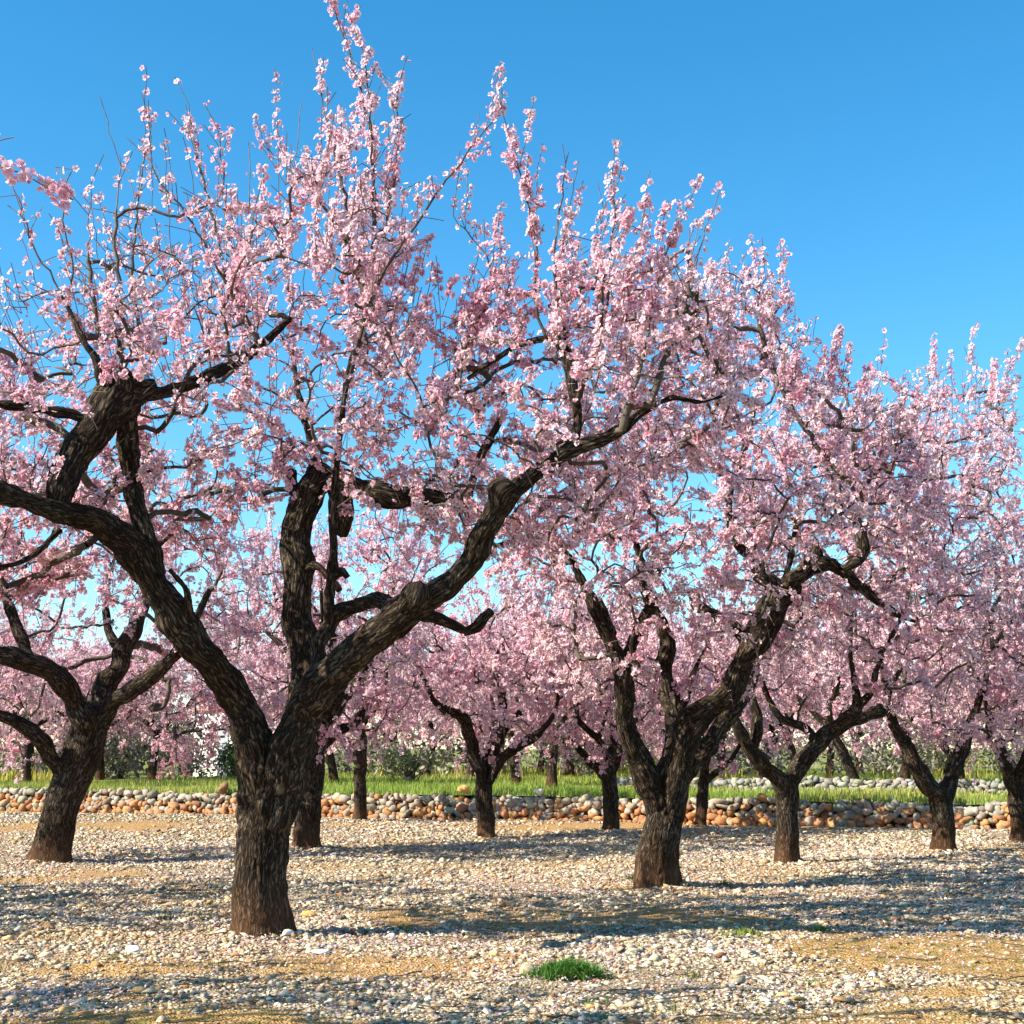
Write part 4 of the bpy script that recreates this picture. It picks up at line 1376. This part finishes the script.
# yellow wild flowers in the grass farther back
n = 1500
cs = [(680, 36, 1.6), (935, 38, 1.6), (590, 44, 3), (30, 36, 1.2), (500, 40, 2)]
pts = []
for px, Yb, rr in cs:
    b = terrace_foot(px, Yb)
    pts.append(b[:2] + rng.normal(0, rr * .5, (n // 5, 2)) * np.array([1, 1.5]))
pts = np.vstack(pts)
pp = np.c_[pts, zterr(pts)]
v, q, t, c = blades(pp, rng.uniform(.12, .38, len(pp)), rng.uniform(.012, .025, len(pp)), np.clip(np.array([.36, .33, .06]) * rng.normal(1, .2, (len(pp), 1)), .02, .7), rng)
tag(mesh_np("wildflowers", v, quads=q, tris=t, mat=M_GRASS, col=c), kind="stuff")

# ---- grey-green scrub that closes the view
def leaf_mass(name, centres, rng, per, leafs, colr):
    V, C = [], []
    for (x, y, z, rx, ry, rz) in centres:
        m = int(per * rx * rz)
        d = norm(rng.normal(size=(m, 3))) * (rng.random(m) ** .4)[:, None]
        p = np.array([x, y, z]) + d * np.array([rx, ry, rz])
        p = p[(fbm(p * 1.8, 61, 2) > .40)]
        a = norm(rng.normal(size=(len(p), 3)))
        b = norm(np.cross(a, rng.normal(size=(len(p), 3))))
        s = leafs * rng.uniform(.6, 1.4, (len(p), 1))
        V.append(np.stack([p - a * s, p + b * s * .4, p + a * s, p - b * s * .4], 1).reshape(-1, 3))
        k = rng.random((len(p), 1))
        cc = np.array(colr[0]) * k + np.array(colr[1]) * (1 - k)
        C.append(np.repeat(cc * rng.normal(1, .15, (len(p), 1)), 4, 0))
    V, C = np.vstack(V), np.clip(np.vstack(C), .01, .6)
    return mesh_np(name, V, quads=np.arange(len(V)).reshape(-1, 4), mat=M_LEAF, col=C)
ctr = []
for k in range(120):
    x = -36 + 72 * (k + .5) / 120 + rng.normal(0, .5)
    y = rng.uniform(36, 50)
    h = rng.uniform(.7, 2.0)
    z0 = float(zterr(np.array([[x, y]]))[0])
    ctr.append((x, y, z0 + h * .5, rng.uniform(1.0, 1.8), 1.2, h * .6))
tag(leaf_mass("scrub_woodland", ctr, rng, 520, .09, [(.16, .15, .09), (.33, .29, .24)]), kind="stuff")

# grey-green bushes on the terrace at the left
def bush(px, Yb, rx, h, label, colr, seed):
    rng = np.random.default_rng(seed)
    b = terrace_foot(px, Yb)
    root = tag(empty("bush", tuple(b)), label, "bush", "bushes on the terrace")
    cs = [(rng.normal(0, rx * .45), rng.normal(0, rx * .4), h * rng.uniform(.35, .7), rx * rng.uniform(.4, .7), rx * .5, h * rng.uniform(.28, .42)) for _ in range(7)]
    o = leaf_mass("foliage", cs, rng, 1500, .06, colr)
    o.parent = root
    pl = []
    for _ in range(26):
        e = np.array([rng.normal(0, rx * .5), rng.normal(0, rx * .4), h * rng.uniform(.5, 1)])
        s = np.array([rng.normal(0, .05), rng.normal(0, .05), -.02])
        t = np.linspace(0, 1, 6)[:, None]
        p = s + (e - s) * np.c_[t ** 1.4, t ** 1.4, t] + rng.normal(0, .02, (6, 3))
        pl.append(np.c_[p, np.linspace(.018, .004, 6)])
    v, q, r, i = twig_tubes(pl, 4)
    mesh_np("stems", v, quads=q, mat=M_TWIG, col=np.tile([.12, .09, .07], (len(v), 1)), parent=root)
bush(118, 37, .9, 1.3, "grey-green leafy bush on the terrace right of the leaning left trunk", [(.17, .18, .12), (.30, .29, .23)], 301)
bush(232, 36, .5, .95, "dark green bush beside the white farm building", [(.06, .10, .03), (.13, .17, .06)], 302)
bush(410, 33, .7, .8, "olive bush on the terrace behind the blossoms left of the central slim tree", [(.17, .19, .08), (.28, .28, .15)], 303)
bush(930, 42, 1.1, 1.1, "yellow-green bush on the terrace between the V trunk and the right edge", [(.20, .24, .05), (.33, .33, .08)], 304)
bush(676, 40, .8, .8, "bright yellow-green bush right of the short stout trunk", [(.20, .26, .04), (.36, .38, .07)], 305)
bush(140, 50, 2.0, 2.6, "large grey bush at the left, far behind the leaning left trunk", [(.12, .13, .09), (.24, .23, .18)], 306)

# ---- white farm building glimpsed between the trunks on the left
Yb = 41
b = terrace_foot(203, Yb)
root = tag(empty("farm_building", tuple(b)), "small white limewashed farm building beyond the trees left of the nearest trunk", "building")
def box(name, x0, x1, y0, y1, z0, z1, colr, parent, mat=M_PLASTER, bev=.02):
    import bmesh
    bm = bmesh.new()
    bmesh.ops.create_cube(bm, size=1)
    for v in bm.verts:
        v.co = Vector(((x0 + x1) / 2 + v.co.x * (x1 - x0), (y0 + y1) / 2 + v.co.y * (y1 - y0), (z0 + z1) / 2 + v.co.z * (z1 - z0)))
    bmesh.ops.bevel(bm, geom=bm.edges[:], offset=bev, segments=2, affect='EDGES')
    me = bpy.data.meshes.new(name)
    bm.to_mesh(me)
    bm.free()
    a = me.color_attributes.new("col", 'FLOAT_COLOR', 'POINT')
    c = np.tile(np.array([*colr, 1], np.float32), (len(me.vertices), 1))
    a.data.foreach_set("color", c.ravel())
    me.materials.append(mat)
    return link(bpy.data.objects.new(name, me), parent)
root.rotation_euler = (0, 0, math.radians(-48))
box("wall", -.55, 1.45, 0, 2.0, -.1, 1.75, (.80, .77, .70), root)
box("roof", -.65, 1.55, -.1, 2.1, 1.752, 1.86, (.40, .22, .13), root)
box("door", .75, 1.25, -.03, .05, -.05, 1.35, (.30, .33, .36), root, bev=.005)

# ---- fallen petals, dry leaves, weeds and the green tuft
rng = np.random.default_rng(33)
def flakes(n, yl, sz, cols, lift):
    y = yl[0] + (yl[1] - yl[0]) * rng.random(n) ** 1.6
    x = rng.uniform(-1, 1, n) * (y * .345 + 1.0)
    p2 = np.c_[x, y]
    k = fbm(np.c_[p2 * .8, x * 0], 71, 3)
    keep = (behind_wall(p2) < -.1) & (rng.random(n) < np.clip((k - .3) * 3, .1, 1) * (1 - .6 * soil(p2)[0]))
    p2 = p2[keep]
    n = len(p2)
    c = np.c_[p2, zground(p2) + rng.uniform(.004, lift, n)]
    nn = norm(np.array([0, 0, 1]) + rng.normal(0, .35, (n, 3)))
    a = norm(np.cross(nn, rng.normal(size=(n, 3))))
    b = np.cross(nn, a)
    s = sz * rng.uniform(.7, 1.3, (n, 1))
    v = np.stack([c - a * s, c + b * s * .65 + nn * s * .15, c + a * s, c - b * s * .65 + nn * s * .15], 1).reshape(-1, 3)
    cc = np.array(cols)[rng.integers(0, len(cols), n)] * rng.normal(1, .08, (n, 1))
    return v, np.arange(n * 4).reshape(-1, 4), np.repeat(np.clip(cc, .02, .92), 4, 0)
v, q, c = flakes(110000, (4.9, 23), .0085, [(.84, .64, .70), (.82, .56, .64), (.88, .74, .76)], .026)
tag(mesh_np("fallen_petals", v, quads=q, mat=M_PETAL, col=c), kind="stuff")
v, q, c = flakes(9000, (4.9, 19), .014, [(.22, .11, .05), (.30, .17, .07), (.14, .08, .04), (.34, .22, .10)], .028)
tag(mesh_np("dry_leaves", v, quads=q, mat=M_LEAF, col=c), kind="stuff")

def tuft(px, py, rx, ry, n, h, label, colr, seed, lean=.6, name="grass_tuft", cat="grass tuft"):
    rg = np.random.default_rng(seed)
    b = ground(px, py)
    z = float(zground(b[None, :2])[0])
    d = rg.normal(0, .5, (n, 2)) * np.array([rx, ry])
    p = np.c_[d, np.zeros(n)]
    hh = h * rg.uniform(.5, 1.15, n) * np.exp(-(d[:, 0] / rx) ** 2 * .5)
    v, q, t, c = blades(p, hh, rg.uniform(.0025, .0045, n), np.clip(np.array(colr) * rg.normal(1, .22, (n, 1)), .01, .5), rg, lean=lean)
    o = mesh_np(name, v, quads=q, tris=t, mat=M_GRASS, col=c)
    o.location = (b[0], b[1], z)
    tag(o, label, cat)
tuft(568, 977, .15, .07, 1300, .095, "bright green grass tuft growing alone in the stones of the foreground", (.085, .20, .03), 1, lean=.9)
tuft(742, 937, .14, .10, 160, .045, "pale yellow-green weed patch in the bare soil right of the fluted trunk", (.22, .26, .05), 2)
tuft(820, 931, .06, .05, 120, .04, "tiny pale weed patch at the right below the Y trunk", (.20, .25, .05), 3)
tuft(165, 920, .07, .05, 90, .05, "small greyish weed between the stones left of the nearest trunk", (.13, .16, .06), 4)
tuft(725, 886, .05, .04, 80, .07, "little green weed in the stones right of the fluted trunk's foot", (.12, .17, .04), 5)
tuft(632, 881, .05, .04, 80, .06, "little dull green weed at the left foot of the fluted trunk", (.10, .15, .04), 6)
tuft(402, 927, .07, .05, 80, .04, "faint yellow-green weed in the ochre soil right of the nearest trunk", (.22, .24, .07), 7)

# scattered small weeds and fallen twigs nobody would count
V, Q, T, C, base = [], [], [], [], 0
for k in range(70):
    y = 5.2 + 16 * rng.random() ** 1.3
    x = rng.uniform(-1, 1) * (y * .345 + .5)
    m = int(rng.integers(8, 34))
    d = rng.normal(0, rng.uniform(.02, .07), (m, 2))
    p = np.c_[np.array([x, y]) + d, zground(np.array([x, y]) + d)]
    if behind_wall(p[:, :2]).max() > -.2:
        continue
    v, q, t, c = blades(p, rng.uniform(.012, .05, m), rng.uniform(.002, .004, m), np.clip(np.array([.19, .22, .06]) * rng.normal(1, .25, (m, 1)), .01, .5), rng, lean=.8)
    V.append(v); Q.append(q + base); T.append(t + base); C.append(c); base += len(v)
tag(mesh_np("low_weeds", np.vstack(V), quads=np.vstack(Q), tris=np.vstack(T), mat=M_GRASS, col=np.vstack(C)), kind="stuff")
pl = []
for k in range(420):
    y = 5.0 + 15 * rng.random() ** 1.4
    x = rng.uniform(-1, 1) * (y * .345 + .6)
    a = rng.uniform(0, 6.28)
    L = rng.uniform(.05, .30)
    t = np.linspace(-.5, .5, 6)[:, None]
    p2 = np.array([x, y]) + np.array([[math.cos(a), math.sin(a)]]) * t * L + np.array([[-math.sin(a), math.cos(a)]]) * (t ** 2) * L * rng.normal(0, .5) + rng.normal(0, .003, (6, 2))
    pl.append(np.c_[p2, zground(p2) + .022 + rng.normal(0, .004, 6), np.linspace(.0035, .0014, 6)])
v, q, r, i = twig_tubes(pl, 4)
tag(mesh_np("fallen_twigs", v, quads=q, mat=M_TWIG, col=np.tile([.10, .075, .055], (len(v), 1))), kind="stuff")
